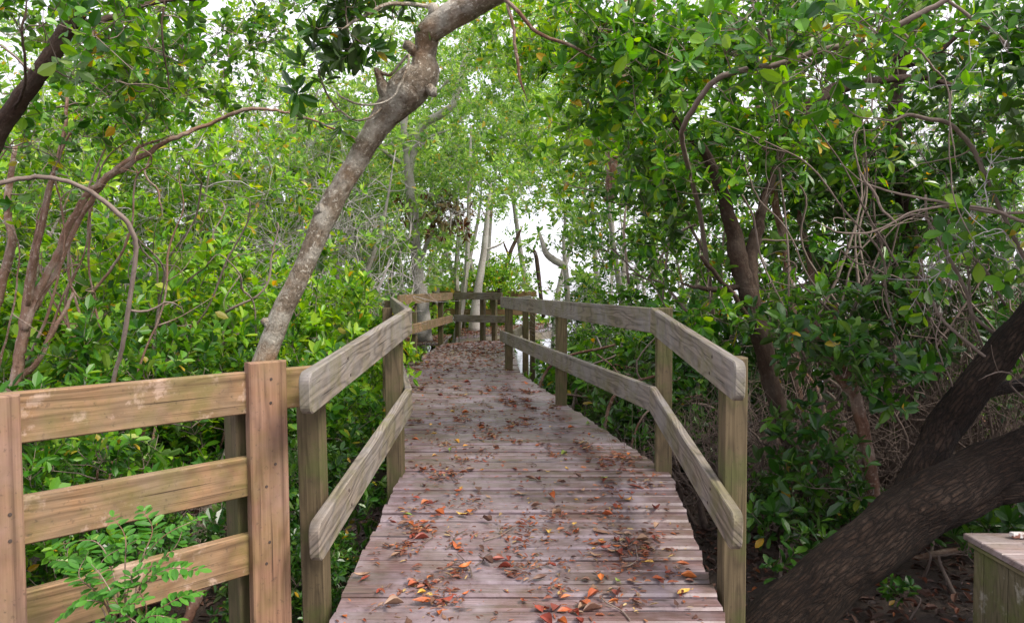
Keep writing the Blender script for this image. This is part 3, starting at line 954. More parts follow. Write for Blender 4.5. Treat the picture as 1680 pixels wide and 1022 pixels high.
tree('crooked thin tree with a leafy bush round it by the bright water gap', [
    [(818, 500, 18, 9), (822, 465, 18, 9), (830, 440, 18, 9), (838, 415, 18, 8), (846, 395, 18, 7), (858, 370, 18, 5)],
    [(836, 420, 18, 5), (830, 408, 18, 4), (826, 395, 18, 3)],
], [(828, 452, 18, 42, 30, 1.4, 56), (800, 465, 18.5, 40, 22, 1.2, 36)], BARK_DARK, LEAF_BRIGHT, .085, T_LO, twigs=(4, 7), k=(6, 8), sides=7, tw_sides=0)
tree('leaning bare pole of a dead tree in the bright water gap', [
    [(892, 520, 15, 8), (886, 470, 15, 8), (880, 425, 15, 8), (874, 405, 15, 6)], [(878, 415, 15, 5), (868, 408, 15, 4)]], None, BARK_DARK, None, sides=7, name='dead_tree')
tree('pale crooked tree standing right of the bright water gap', [
    [(932, 520, 12, 10), (930, 480, 12, 11), (928, 440, 12, 11), (918, 432, 12, 14), (904, 424, 12, 14), (893, 412, 12, 11), (888, 395, 12, 8), (880, 370, 12, 5)],
    [(928, 440, 12, 7), (924, 400, 12, 6), (926, 350, 12, 5), (920, 300, 12, 4)]],
    [(960, 390, 12, 50, 50, 1.2, 18), (950, 485, 11.5, 40, 25, 1, 14), (960, 320, 12, 80, 60, 1.2, 30)], BARK_PALE, LEAF_MID, .07, T_LO, tw=TWIG_GREY, twigs=(3, 5), k=(5, 7), sides=8)

# 6 right hand trees
tree('dark brown tree with a forked trunk right of the near handrail', [
    [(1350, 905, 5.0, 40), (1335, 850, 5, 32), (1312, 780, 5, 30), (1290, 700, 5, 30), (1268, 630, 5, 32), (1250, 560, 5, 34), (1232, 490, 5, 36), (1216, 430, 5, 36), (1206, 380, 5, 28), (1190, 320, 5, 21), (1160, 250, 5, 17), (1120, 205, 5, 14), (1090, 160, 5, 11), (1040, 100, 5, 9)],
    [(1236, 500, 5, 24), (1230, 430, 5, 24), (1238, 385, 5, 22), (1244, 345, 5, 17), (1262, 290, 5.1, 14), (1290, 215, 5.2, 17), (1325, 170, 5.2, 22), (1370, 148, 5.3, 22), (1430, 135, 5.4, 16), (1500, 128, 5.5, 12), (1560, 140, 5.5, 8)],
    [(1255, 560, 5, 10), (1200, 480, 4.9, 9), (1150, 420, 4.8, 7)],
    [(1215, 470, 5, 12), (1170, 473, 5, 10), (1110, 462, 5, 5)],
], [(1080, 110, 4.6, 150, 90, .6, 42), (1000, 60, 4.4, 130, 70, .6, 28), (1150, 250, 5.3, 130, 90, .5, 24), (1090, 340, 5.4, 90, 80, .6, 16), (1340, 250, 5.4, 130, 80, .5, 32), (1130, 440, 5.3, 70, 60, .5, 10), (1250, 80, 5, 150, 70, .8, 36), (1400, 60, 5.3, 150, 70, .8, 32), (960, 200, 5.0, 70, 60, .6, 9), (1020, 250, 5.4, 90, 60, .6, 17), (1300, 470, 5.0, 60, 80, .4, 10), (1165, 520, 5.0, 60, 50, .4, 10), (1170, 270, 4.6, 90, 70, .3, 14), (1280, 240, 4.7, 70, 60, .3, 12)],
    BARK_DARK, LEAF_MID, .084, T_HI, tw=TWIG, twigs=(2, 4), k=(5, 8), rmax=.012, sides=12, ws=.92, wig=.004)
tree('thin upright brown tree behind the forked dark tree', [
    [(1316, 700, 5.8, 15), (1308, 600, 5.8, 15), (1300, 520, 5.8, 15), (1292, 450, 5.8, 16), (1282, 390, 5.8, 15), (1268, 330, 5.8, 14), (1255, 250, 5.8, 12), (1240, 160, 5.8, 9)],
    [(1345, 640, 6.2, 12), (1340, 520, 6.2, 12), (1326, 420, 6.2, 12), (1310, 350, 6.2, 11), (1290, 280, 6.2, 9)]],
    [(1330, 330, 6.3, 130, 80, .5, 34), (1420, 420, 6.2, 130, 100, .8, 54), (1400, 250, 6.2, 130, 80, .8, 36), (1250, 30, 6.5, 160, 60, .8, 34)],
    BARK_RED, LEAF_DARK, .092, T_MID, tw=TWIG_DARK, twigs=(2, 4), k=(5, 8), rmax=.012, sides=9)
tree('young brown tree splitting in two low stems in front of the leaning trunk', [
    [(1440, 960, 4.35, 30), (1436, 900, 4.35, 24), (1432, 800, 4.4, 23), (1422, 720, 4.4, 24), (1408, 660, 4.4, 24), (1398, 620, 4.4, 22), (1385, 590, 4.4, 18), (1366, 568, 4.4, 15), (1330, 545, 4.4, 9), (1290, 520, 4.4, 6)],
    [(1404, 650, 4.4, 18), (1380, 625, 4.45, 16), (1368, 600, 4.5, 13), (1366, 560, 4.5, 10), (1372, 500, 4.5, 7)]],
    [(1360, 560, 4.4, 120, 70, .5, 30), (1440, 620, 4.2, 90, 60, .5, 22), (1340, 770, 4.5, 80, 90, .4, 26)],
    BARK_RED, LEAF_DARK, .085, T_HI, tw=TWIG_DARK, twigs=(1, 3), k=(5, 8), rmax=.008, sides=10)
tree('thick dark upright trunk behind the leaning trunk', [
    [(1512, 760, 6.2, 50), (1510, 690, 6.2, 44), (1512, 600, 6.2, 42), (1508, 520, 6.2, 40), (1500, 450, 6.2, 36), (1490, 380, 6.2, 30), (1478, 300, 6.2, 28), (1468, 200, 6.2, 26), (1475, 110, 6.1, 28), (1495, 30, 6, 28), (1510, -60, 6, 26)],
    [(1475, 110, 6.1, 16), (1530, 90, 6, 12), (1600, 30, 5.9, 9)]],
    [(1560, 60, 6, 130, 80, .8, 30), (1560, 330, 6, 130, 110, .8, 46), (1440, 560, 6.2, 90, 90, .6, 36), (1600, 560, 5.6, 90, 110, .7, 36), (1620, 200, 6, 100, 100, .8, 24)],
    BARK_DARK, LEAF_DARK, .095, T_MID, tw=TWIG_DARK, twigs=(2, 4), k=(5, 8), rmax=.012, sides=12)
# big leaning trunk
tree('massive dark ridged trunk leaning right across the lower right corner', [
    [(1140, 1180, 3.45, 200), (1225, 1082, 3.5, 132), (1305, 1003, 3.5, 106), (1400, 922, 3.55, 98), (1490, 850, 3.6, 98), (1550, 808, 3.62, 94), (1615, 766, 3.62, 72), (1700, 720, 3.6, 62), (1800, 660, 3.6, 60), (1950, 560, 3.6, 56)],
    [(1480, 866, 3.64, 62), (1555, 834, 3.64, 58), (1612, 814, 3.64, 48), (1660, 803, 3.64, 42), (1720, 794, 3.66, 42), (1850, 770, 3.7, 42), (2000, 700, 3.7, 40)],
    [(1440, 895, 3.66, 44), (1488, 830, 3.75, 62), (1520, 768, 3.85, 58), (1547, 715, 3.95, 55), (1588, 648, 4.0, 54), (1640, 582, 4.05, 51), (1700, 515, 4.1, 48), (1800, 400, 4.1, 44), (1900, 260, 4.1, 38), (1960, 120, 4.1, 30)],
    [(1590, 660, 4.1, 14), (1640, 640, 4.2, 20), (1690, 630, 4.3, 20), (1760, 600, 4.3, 16)]],
    [(2050, 400, 3.6, 300, 260, .9, 90), (1900, 100, 3.4, 260, 200, .9, 80)],
    BARK_RIDGE, LEAF_DARK, .085, T_MID, tw=TWIG_DARK, twigs=(4, 6), k=(6, 8), sides=30, rough=.10, ws=1.0)
# pale and dark arching branches at the upper right
tree('long slender branch arching up to the right under the right hand canopy', [
    [(1190, 800, 5.6, 10), (1175, 560, 5.4, 10), (1150, 360, 4.9, 11), (1124, 245, 4.2, 12), (1124, 205, 3.8, 13), (1165, 142, 3.6, 14), (1215, 116, 3.55, 14), (1275, 100, 3.5, 15), (1340, 80, 3.45, 15), (1410, 60, 3.4, 15), (1480, 36, 3.35, 14), (1556, -4, 3.3, 13), (1640, -60, 3.3, 11)],
    [(1262, 102, 3.5, 7), (1264, 70, 3.48, 7), (1256, 48, 3.45, 8), (1244, 22, 3.4, 6), (1232, -10, 3.4, 5)],
    [(1256, 48, 3.45, 6), (1285, 30, 3.4, 5), (1310, 0, 3.4, 4)],
    [(1400, 62, 3.4, 6), (1412, 40, 3.35, 5), (1440, 26, 3.3, 4)],
    [(1475, 46, 3.35, 5), (1500, 75, 3.3, 5), (1525, 110, 3.3, 5), (1550, 138, 3.3, 4), (1556, 200, 3.3, 4), (1570, 280, 3.3, 3)],
    [(1310, 90, 3.45, 4), (1340, 110, 3.4, 3), (1370, 150, 3.4, 3), (1400, 190, 3.4, 3), (1460, 200, 3.4, 3)]],
    [(1270, 55, 3.3, 150, 50, .3, 16), (1420, 70, 3.2, 130, 60, .3, 16), (1300, 150, 3.4, 120, 40, .3, 12)],
    TWIG, LEAF_MID, .075, T_HI, tw=TWIG, twigs=(1, 3), k=(2, 5), aspect=.55, sides=9, name='sapling', cat='sapling', part='stem', rmax=.004, ws=.68, wig=.002)
tree('pale grey branches looping across the leaves at the right edge', [
    [(1760, 520, 3.9, 14), (1690, 440, 3.9, 13), (1640, 340, 3.85, 13), (1615, 285, 3.8, 14), (1595, 245, 3.8, 14), (1560, 208, 3.75, 14), (1520, 198, 3.7, 13), (1488, 190, 3.7, 11), (1460, 200, 3.7, 6), (1425, 190, 3.7, 4)],
    [(1730, 366, 3.5, 11), (1680, 362, 3.5, 11), (1620, 342, 3.5, 9), (1560, 338, 3.5, 8), (1500, 350, 3.5, 7), (1462, 368, 3.5, 7), (1420, 384, 3.5, 7), (1370, 380, 3.5, 5), (1330, 360, 3.5, 4)],
    [(1470, 366, 3.5, 7), (1450, 345, 3.5, 8), (1435, 315, 3.5, 8), (1415, 288, 3.5, 6), (1404, 250, 3.5, 4), (1408, 215, 3.5, 2)],
    [(1380, 270, 3.6, 2), (1420, 300, 3.6, 5), (1480, 320, 3.6, 7), (1540, 330, 3.6, 9), (1600, 345, 3.6, 9), (1660, 350, 3.6, 9), (1740, 340, 3.6, 9)],
    [(1700, 110, 3.6, 14), (1670, 95, 3.6, 13), (1630, 55, 3.6, 12), (1590, 30, 3.6, 11), (1555, 2, 3.6, 10), (1530, -30, 3.6, 9)],
    [(1595, 245, 3.8, 5), (1560, 258, 3.8, 4), (1510, 270, 3.8, 4), (1475, 290, 3.8, 2)],
    [(1560, 150, 3.4, 4), (1558, 240, 3.4, 4), (1570, 330, 3.4, 4), (1600, 400, 3.4, 4)],
    [(1650, 560, 4.2, 10), (1600, 520, 4.2, 11), (1585, 480, 4.2, 11), (1555, 420, 4.2, 11), (1525, 370, 4.2, 9), (1518, 320, 4.2, 7)],
    [(1660, 610, 4.0, 9), (1620, 590, 4, 10), (1560, 540, 4, 10), (1530, 500, 4, 9), (1520, 450, 4, 6)]],
    [(1620, 100, 3.4, 90, 60, .3, 8), (1640, 300, 3.6, 80, 60, .3, 8), (1600, 420, 3.7, 120, 60, .4, 18)],
    TWIG, LEAF_MID, .075, T_HI, tw=TWIG_GREY, twigs=(1, 3), k=(3, 6), aspect=.55, sides=9, name='sapling', cat='sapling', part='stem', rmax=.004, ws=.52, wig=.0016)
tree('dark upright trunks high behind the leaves at the top of the view', [
    [(1000, 330, 8, 20), (1012, 200, 8, 20), (1022, 100, 8, 20), (1024, 20, 8, 22), (1030, -40, 8, 22)],
    [(1012, 190, 8, 12), (1060, 90, 8, 14), (1068, 30, 8, 15), (1070, -30, 8, 15)]],
    [(1000, 100, 8, 160, 90, 1, 60), (900, 90, 8.4, 110, 80, 1, 40), (1000, 260, 8.2, 130, 80, 1, 40), (920, 230, 9, 100, 60, 1, 24), (1180, 130, 8, 150, 120, 1, 50), (860, 30, 8, 90, 50, 1, 30)],
    BARK_RED, LEAF_BRIGHT, .092, T_MID, tw=TWIG, twigs=(2, 4), k=(5, 8), sides=9)
# long thin arching stems
def whips(label, n, x0, x1, y0, y1, d0, d1, dx, dy, bm, w=(3, 5.5)):
    bx = (x0 + x1) / 2
    c = P(bx, 800, (d0 + d1) / 2) * V(1, 1, 0)
    root = empty('sapling', tuple(c), label, 'sapling')
    for i in range(n):
        d = rng.uniform(d0, d1)
        a = (rng.uniform(x0, x1), rng.uniform(y0, y1), d)
        e = (a[0] + rng.uniform(*dx), a[1] + rng.uniform(*dy), d + rng.uniform(-.6, .4))
        k = rng.uniform(-1, 1)
        pts = []
        for t in np.linspace(0, 1, 7):
            pts.append((a[0] + (e[0] - a[0]) * t + k * 70 * math.sin(t * 3.14) + rng.normal(0, 9), a[1] + (e[1] - a[1]) * t - 60 * math.sin(t * 3.14) + rng.normal(0, 9), a[2] + (e[2] - a[2]) * t, rng.uniform(*w) * (1 - .6 * t)))
        mb = MB()
        cc, rr = limb(mb, pts, 6, .1, 5, wig=.0025)
        for j in rng.integers(8, len(cc) - 3, 4):
            dv = nrm(rng.normal(0, 1, 3) + V(0, 0, .3)) * rng.uniform(.15, .45)
            tube(mb, catmull([cc[j], cc[j] + dv * .5 + rng.normal(0, .03, 3), cc[j] + dv], 4), np.linspace(rr[j] * .7, .0012, 9), 5)
        mb.build('stem', bm, root, smooth=True)


whips('cluster of thin grey whips crossing the leaves at the far right', 9, 1450, 1760, 380, 760, 3.9, 5.2, (-330, -20), (-420, -120), TWIG)
whips('cluster of thin brown whips right of the forked dark trunk', 8, 1280, 1460, 480, 800, 4.6, 5.6, (-130, 180), (-480, -250), TWIG)
whips('cluster of thin whips between the long right handrail and the forked dark trunk', 7, 1000, 1200, 450, 640, 5.6, 7.0, (-160, 160), (-380, -120), TWIG)
whips('cluster of thin dark whips over the middle of the right bank', 10, 1250, 1620, 420, 760, 4.4, 5.8, (-260, 160), (-430, -150), TWIG_DARK)
whips('thin reddish whips among the stems at the left edge', 11, -30, 240, 480, 720, 4.2, 5.2, (-60, 150), (-430, -200), BARK_TAN)
whips('thin pale whips standing in the left bank of bushes', 7, 230, 460, 430, 640, 5.2, 6.4, (-120, 150), (-300, -120), TWIG)
# hanging vine in the middle
mb = MB()
limb(mb, [(833, 8, 4.4, 6), (842, 50, 4.4, 6), (848, 90, 4.4, 6), (855, 130, 4.4, 5), (865, 166, 4.4, 2)], 6, .05)
limb(mb, [(800, -30, 4.4, 7), (835, 10, 4.4, 7), (880, 55, 4.4, 6), (940, 78, 4.4, 5), (1000, 110, 4.5, 3)], 6, .05)
tag(mb.build('vine', BARK_RED, smooth=True, origin=P(850, -30, 4.4)), 'thin reddish vine dangling from the canopy over the boardwalk', 'vine')

# brown dead clump in the pale tree
def dead_clump():
    mb = MB()
    a = P(680, 322, 13.2)
    c = P(735, 342, 12.8)
    br = catmull([a, P(708, 318, 13.1), P(725, 326, 12.9), c, P(762, 352, 12.7)], 5)
    tube(mb, br, np.linspace(.03, .008, len(br)), 6, .1, 1)
    idx = rng.integers(6, len(br), 60)
    pts = br[idx] + np.stack([rng.normal(0, .24, 60), rng.normal(0, .18, 60), -rng.uniform(0, 1, 60) ** 1.2 * .62 + .14], -1)
    for i_, p in zip(idx, pts):
        tube(mb, catmull([br[i_], (br[i_] + p) / 2 + V(0, 0, .05) + rng.normal(0, .03, 3), p], 3), .005, 4, 0, 1)
    rosettes(mb, pts, nrm(rng.normal(0, .5, pts.shape) + V(0, 0, -.7)), .12, T_MID, (6, 10), 0, .38, (15, 80))
    o = mb.build('dead_leaf_clump', [LEAF_BROWN, BARK_PALE], origin=c)
    tag(o, 'drooping clump of brown dead leaves hanging beside the pale tree', 'dead leaves')
dead_clump()


# ------------------------------------------------------------------ archetype shrubs and trees for the masses
def archetype(kind, seed, name, cat, lm, tw, h, w, n, stems=5, leaf=.065, tpl=T_MID, k=(6, 9), twigs=(4, 7), low=.1, bm=None, tw_sides=3, **kw):
    global rng
    keep = rng
    rng = np.random.default_rng(seed)
    root = empty(name, (0, 0, 0), None, None)
    A, Rr = [], []
    for i in range(stems):
        a = 6.283 * i / stems + rng.uniform(-.4, .4)
        e = V(math.cos(a) * w * .32 * rng.uniform(.5, 1.1), math.sin(a) * w * .32, h * rng.uniform(.5, .8))
        b = V(math.cos(a) * .08, math.sin(a) * .08, -.1)
        pts = catmull([b, b * .6 + e * .35 + rng.normal(0, .05, 3), b * .2 + e * .7 + rng.normal(0, .07, 3), e], 4)
        r = np.linspace(.012 + .010 * h, .005, len(pts))
        mb = MB(); tube(mb, pts, r, 7, .06)
        mb.build('stem', bm or BARK_RED, root, smooth=True)
        A.append(pts); Rr.append(r)
    T = ball(n) * V(w / 2, w / 2, h * (1 - low) / 2) + V(0, 0, h * (1 + low) / 2)
    T[:, 2] *= 1 - .25 * (np.hypot(T[:, 0], T[:, 1]) / (w / 2)) ** 2
    mb = MB()
    grow(mb, np.concatenate(A), np.concatenate(Rr), T, leaf=leaf, tpl=tpl, k=k, twigs=twigs, tw_sides=tw_sides, **kw)
    mb.build('foliage' if lm else 'twigs', [lm or tw, tw], root)
    rng = keep
    return root


def kids(o): return [c for c in COL.objects if c.parent == o]


def dup(src, children, loc, rz, sc, label, cat, group=None, lm=None):
    r = src.copy()
    COL.objects.link(r)
    r.location = loc
    r.rotation_euler = (0, 0, rz)
    r.scale = sc if hasattr(sc, '__len__') else (sc, sc, sc)
    tag(r, label, cat, group)
    for c in children:
        q = c.copy()
        COL.objects.link(q)
        q.parent = r
        if lm is not None and c.name.startswith('foliage'):
            q.material_slots[0].link = 'OBJECT'
            q.material_slots[0].material = lm
    return r


ARCH = {
    'bush_a': archetype('s', 11, 'mangrove_shrub', 'shrub', LEAF_BRIGHT, TWIG, 1.5, 1.7, 92, leaf=.088, k=(6, 9), twigs=(3, 5), out_up=.8),
    'bush_b': archetype('s', 12, 'mangrove_shrub', 'shrub', LEAF_MID, TWIG, 1.3, 1.6, 90, leaf=.082, k=(6, 9), twigs=(3, 5), out_up=.7),
    'bush_c': archetype('s', 13, 'mangrove_shrub', 'shrub', LEAF_MID, TWIG_DARK, 1.0, 1.5, 85, leaf=.085, k=(6, 8), twigs=(3, 5), out_up=.6),
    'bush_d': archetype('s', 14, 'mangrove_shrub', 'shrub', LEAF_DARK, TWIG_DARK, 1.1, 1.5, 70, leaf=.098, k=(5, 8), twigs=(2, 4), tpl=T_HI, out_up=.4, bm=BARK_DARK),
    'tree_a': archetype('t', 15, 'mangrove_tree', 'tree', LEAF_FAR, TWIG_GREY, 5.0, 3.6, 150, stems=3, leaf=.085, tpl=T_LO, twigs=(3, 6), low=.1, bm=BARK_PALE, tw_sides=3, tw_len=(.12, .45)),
    'tree_b': archetype('t', 16, 'mangrove_tree', 'tree', LEAF_BRIGHT, TWIG_GREY, 4.6, 3.2, 145, stems=2, leaf=.085, tpl=T_LO, twigs=(3, 6), low=.1, bm=BARK_GREY, tw_sides=3, tw_len=(.12, .4)),
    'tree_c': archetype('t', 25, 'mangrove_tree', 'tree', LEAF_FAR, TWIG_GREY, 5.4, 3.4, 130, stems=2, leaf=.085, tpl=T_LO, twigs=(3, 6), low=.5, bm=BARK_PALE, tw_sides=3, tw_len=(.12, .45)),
    'bare': archetype('b', 17, 'bare_shrub', 'shrub', None, TWIG_GREY, 2.4, 2.2, 210, stems=6, leaf=.02, k=(0, 0), twigs=(3, 6), tw_len=(.15, .5), low=.1, bm=TWIG_GREY, sag=.2),
    'tangle': archetype('b', 18, 'bare_shrub', 'shrub', None, TWIG_DARK, 1.1, 1.7, 170, stems=7, leaf=.02, k=(0, 0), twigs=(2, 4), tw_len=(.15, .45), low=.0, bm=TWIG_DARK, sag=.35),
    'seedling': archetype('p', 19, 'mangrove_seedling', 'seedling', LEAF_MID, TWIG, .4, .35, 5, stems=1, leaf=.085, k=(6, 8), twigs=(1, 2), tpl=T_HI, bm=TWIG),
}
KIDS = {k: kids(v) for k, v in ARCH.items()}
USED = set()


def put(kind, px, d, sc, label, cat, lm=None, group=None, z=None, rz=None):
    """stands on the ground below pixel column px at depth d"""
    x = (px - CX) / F * d
    loc = (x, d, float(ground_z(x, d)) if z is None else z)
    rz = rng.uniform(0, 6.28) if rz is None else rz
    if hasattr(sc, '__len__') is False:
        sc = (sc * rng.uniform(.95, 1.05), sc * rng.uniform(.95, 1.05), sc)
    return dup(ARCH[kind], KIDS[kind], loc, rz, sc, label, cat, group, lm)


S, T_, B_ = 'shrub', 'tree', 'shrub'
# left bank of bushes behind the fence
put('bush_b', 60, 3.5, .8, 'low green bush filling the gaps of the fence at its left end', S)
put('bush_c', 200, 3.6, .55, 'low dark bush showing between the middle and lower fence boards', S, LEAF_DARK)
put('bush_c', 490, 4.3, .72, 'dark bush in the corner between the fence and the near left handrail', S, LEAF_DARK)
put('bush_c', 500, 3.6, .5, 'low dark bush right behind the tall front post of the fence', S, LEAF_DARK)
put('bush_b', 150, 4.7, 1.05, 'green bush behind the fence just right of the reddish stems', S)
put('bush_b', 290, 5.5, .95, 'green bush behind the fence left of the leaning grey trunk', S, LEAF_MID)
put('bush_b', 470, 5.9, .95, 'green bush right of the foot of the leaning grey tree', S)
put('bush_a', 230, 6.2, (1.2, 1.2, 1.45), 'tall bright yellow green bush in the middle of the left bank', S)
put('bush_a', 410, 6.9, (1.2, 1.2, 1.2), 'bright bush directly behind the leaning grey trunk', S)
put('bush_a', 90, 6.6, (1.2, 1.2, 1.1), 'bright bush behind the reddish many-stemmed tree', S)
put('bush_a', 520, 7.6, (1.05, 1.05, 1.3), 'bright bush beside the level boardwalk, left of its edge-on handrail', S)
put('bush_b', 540, 6.3, .6, 'short bush at the left edge of the level deck', S)
put('bush_b', 320, 8.2, (1.3, 1.3, 1.5), 'tall green bush in the second row of the left bank', S, LEAF_BRIGHT)
put('bush_a', 470, 9.3, (1.2, 1.2, 1.4), 'tall bright bush between the grey trunk and the pale tree', S)
put('bush_a', 545, 10.4, 1.25, 'bright bush at the foot of the pale tree left of the bend', S)
put('bush_b', 120, 8.8, 1.6, 'tall bush far behind the red stems at the left', S, LEAF_BRIGHT)
put('bush_a', -40, 5.6, 1.3, 'bright bush cut by the left edge of the view', S)
put('bush_a', 690, 20.0, 1.75, 'distant bush behind the left part of the rail across the end', S)
put('bush_a', 750, 21.5, 1.8, 'distant bush behind the middle of the rail across the end', S)
put('bush_b', 812, 21.0, 1.7, 'distant bush behind the right end of the rail across the end', S, LEAF_BRIGHT)
put('bush_b', 620, 17.5, 1.6, 'distant bush beside the foot of the pale grey tree', S, LEAF_BRIGHT)
put('bush_b', 985, 13.0, 1.2, 'distant bush at the right side of the bright water gap', S)
# bare grey twigs behind the left bank
put('bare', 300, 8.9, .95, 'bare grey twiggy shrub over the middle of the left bank', B_)
put('bare', 420, 9.0, 1.0, 'bare grey twiggy shrub behind the leaning grey trunk', B_)
put('bare', 160, 8.4, 1.0, 'bare grey twiggy shrub behind the red stems', B_)
put('bare', 530, 11.5, 1.5, 'tall bare shrub of purple grey twigs left of the pale tree', B_)
put('bare', 1010, 12.2, 1.05, 'bare grey twigs far behind the long right handrail, right of the water gap', B_)
put('bare', 330, 10.5, (1.25, 1.25, 2.1), 'tall bare tree of fine grey twigs against the sky, left of the leaning grey trunk', T_)
put('bare', 130, 10.8, (1.3, 1.3, 2.2), 'tall bare tree of fine grey twigs against the sky, behind the red stems', T_)
put('bare', 490, 12.5, (1.1, 1.1, 2.2), 'tall bare tree of fine grey twigs behind the upper leaning grey trunk', T_)
put('bare', 1590, 7.2, (1.0, 1.0, 1.8), 'bare tree of fine grey twigs at the right, behind the thick upright trunk', T_)
# trees behind, left to right
put('tree_b', 40, 9.5, 1.0, 'bright leafy tree high behind the left edge of the view', T_)
put('tree_a', 190, 11.5, 1.15, 'pale leafy tree behind the reddish many-stemmed tree', T_)
put('tree_b', 330, 10.8, 1.05, 'bright tree rising behind the middle of the left bank', T_)
put('tree_a', 450, 13, 1.2, 'pale green tree behind the upper part of the leaning grey trunk', T_)
put('tree_a', 570, 14.5, 1.25, 'pale green tree left of the pale grey tree', T_)
put('tree_c', 655, 18.6, 1.5, 'bright leafy tree right behind the pale grey tree', T_)
put('tree_c', 770, 20.5, 1.6, 'pale distant tree above the end of the boardwalk', T_)
put('tree_c', 1010, 13.5, 1.2, 'leafy tree right of the end of the boardwalk', T_)
put('tree_a', 1050, 11.0, 1.15, 'pale tree behind the long right handrail', T_)
put('tree_b', 1130, 8.6, .95, 'leafy tree just behind the forked dark tree', T_, LEAF_MID)
put('tree_b', 1330, 9.2, 1.05, 'leafy tree behind the thin upright brown tree', T_, LEAF_MID)
put('tree_b', 1500, 8.2, 1.05, 'leafy tree behind the thick dark upright trunk', T_, LEAF_MID)
put('tree_a', 1660, 9.5, 1.1, 'pale leafy tree at the right edge of the view', T_)
put('tree_b', 250, 9.4, 1.15, 'bright leafy tree over the bare twigs of the left bank', T_)
put('tree_b', 330, 9.9, 1.35, 'tall bright tree over the middle of the left bank', T_)
put('tree_b', 10, 7.9, 1.1, 'bright leafy tree close behind the brown limb at the left edge', T_)
put('tree_a', 530, 12.6, 1.3, 'pale tree between the leaning grey trunk and the pale grey tree', T_)
put('tree_a', 90, 13.0, 1.35, 'pale tree far behind the stems at the left edge', T_)
put('tree_a', 520, 17.0, 1.6, 'tall distant tree seen left of the swollen knob', T_)
put('tree_c', 740, 19.5, 1.7, 'tall distant tree above the rail across the end of the boardwalk', T_)
put('tree_c', 900, 22.0, 1.9, 'tall distant tree over the bright water gap', T_)
put('tree_a', 640, 18.5, 1.3, 'distant tree left of the slender pale tree', T_)
# right bank
put('bush_c', 985, 8.3, .9, 'green bush under the far part of the long right handrail', S)
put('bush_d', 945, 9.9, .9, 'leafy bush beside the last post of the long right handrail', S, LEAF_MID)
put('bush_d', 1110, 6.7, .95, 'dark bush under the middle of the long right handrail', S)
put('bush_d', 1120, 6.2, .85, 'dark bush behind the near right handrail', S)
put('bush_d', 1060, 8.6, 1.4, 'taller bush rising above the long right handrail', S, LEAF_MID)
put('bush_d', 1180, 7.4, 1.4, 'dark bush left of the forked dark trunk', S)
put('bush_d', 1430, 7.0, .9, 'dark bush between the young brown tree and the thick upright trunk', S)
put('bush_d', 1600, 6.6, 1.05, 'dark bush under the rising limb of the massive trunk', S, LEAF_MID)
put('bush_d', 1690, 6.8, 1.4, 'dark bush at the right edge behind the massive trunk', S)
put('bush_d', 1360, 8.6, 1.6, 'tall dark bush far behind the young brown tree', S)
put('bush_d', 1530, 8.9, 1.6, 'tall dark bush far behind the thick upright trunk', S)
put('bush_d', 1275, 4.9, .42, 'small dark bush behind the near right post', S)
put('bush_d', 1395, 5.0, .42, 'small dark bush at the foot of the young brown tree', S)
put('bush_d', 1655, 4.7, .5, 'small dark bush between the massive trunk and the plank box', S)
put('tangle', 1580, 5.6, (1.0, 1.0, 1.9), 'tall tangle of dark dead twigs behind the limb of the massive trunk', B_)
put('tangle', 1440, 6.1, (1.0, 1.0, 1.8), 'tall tangle of dark dead twigs left of the thick upright trunk', B_)
put('tangle', 1700, 5.2, (.9, .9, 1.6), 'tangle of dark twigs cut by the right edge of the view', B_)
put('tangle', 1290, 5.4, 1.0, 'tangle of dead brown twigs behind the near right handrail', B_)
put('tangle', 1400, 5.6, 1.1, 'tangle of dead brown twigs behind the young brown tree', B_)
put('tangle', 1180, 5.2, .9, 'tangle of dead twigs and roots beside the ramp', B_)
put('tangle', 1530, 5.6, 1.0, 'tangle of dead twigs above the massive trunk', B_)
put('tangle', 1080, 7.2, .9, 'tangle of grey roots under the long right handrail', B_)
put('tangle', 200, 3.9, .6, 'pale dead twigs in the gap below the top board of the fence', B_)
put('tangle', 80, 2.9, .35, 'little heap of dead twigs behind the lower boards of the fence', B_)
put('tangle', 1620, 5.2, .9, 'tangle of dead twigs behind the limb at the right edge', B_)
for i, (px, d, s, lab) in enumerate([(1500, 4.25, .8, 'seedling on the dark litter below the massive trunk, beside a pale root'),
                                     (1600, 3.95, 1.0, 'seedling growing behind the far corner of the plank box'), (1660, 4.1, 1.1, 'tall seedling behind the white panel on the box'),
                                     (1545, 4.5, .9, 'small seedling in the shade under the massive trunk'), (1300, 4.05, .9, 'seedling at the left flank of the massive trunk'),
                                     (1268, 4.4, 1.0, 'seedling just right of the near right post'), (1490, 3.65, .5, 'tiny bright seedling at the bottom edge left of the box')]):
    put('seedling', px, d, s, lab, 'seedling', LEAF_DARK)
for k, r in ARCH.items():       # the prototypes themselves stand hidden among the far trees
    for c in KIDS[k]:
        COL.objects.unlink(c); bpy.data.objects.remove(c)
    COL.objects.unlink(r); bpy.data.objects.remove(r)

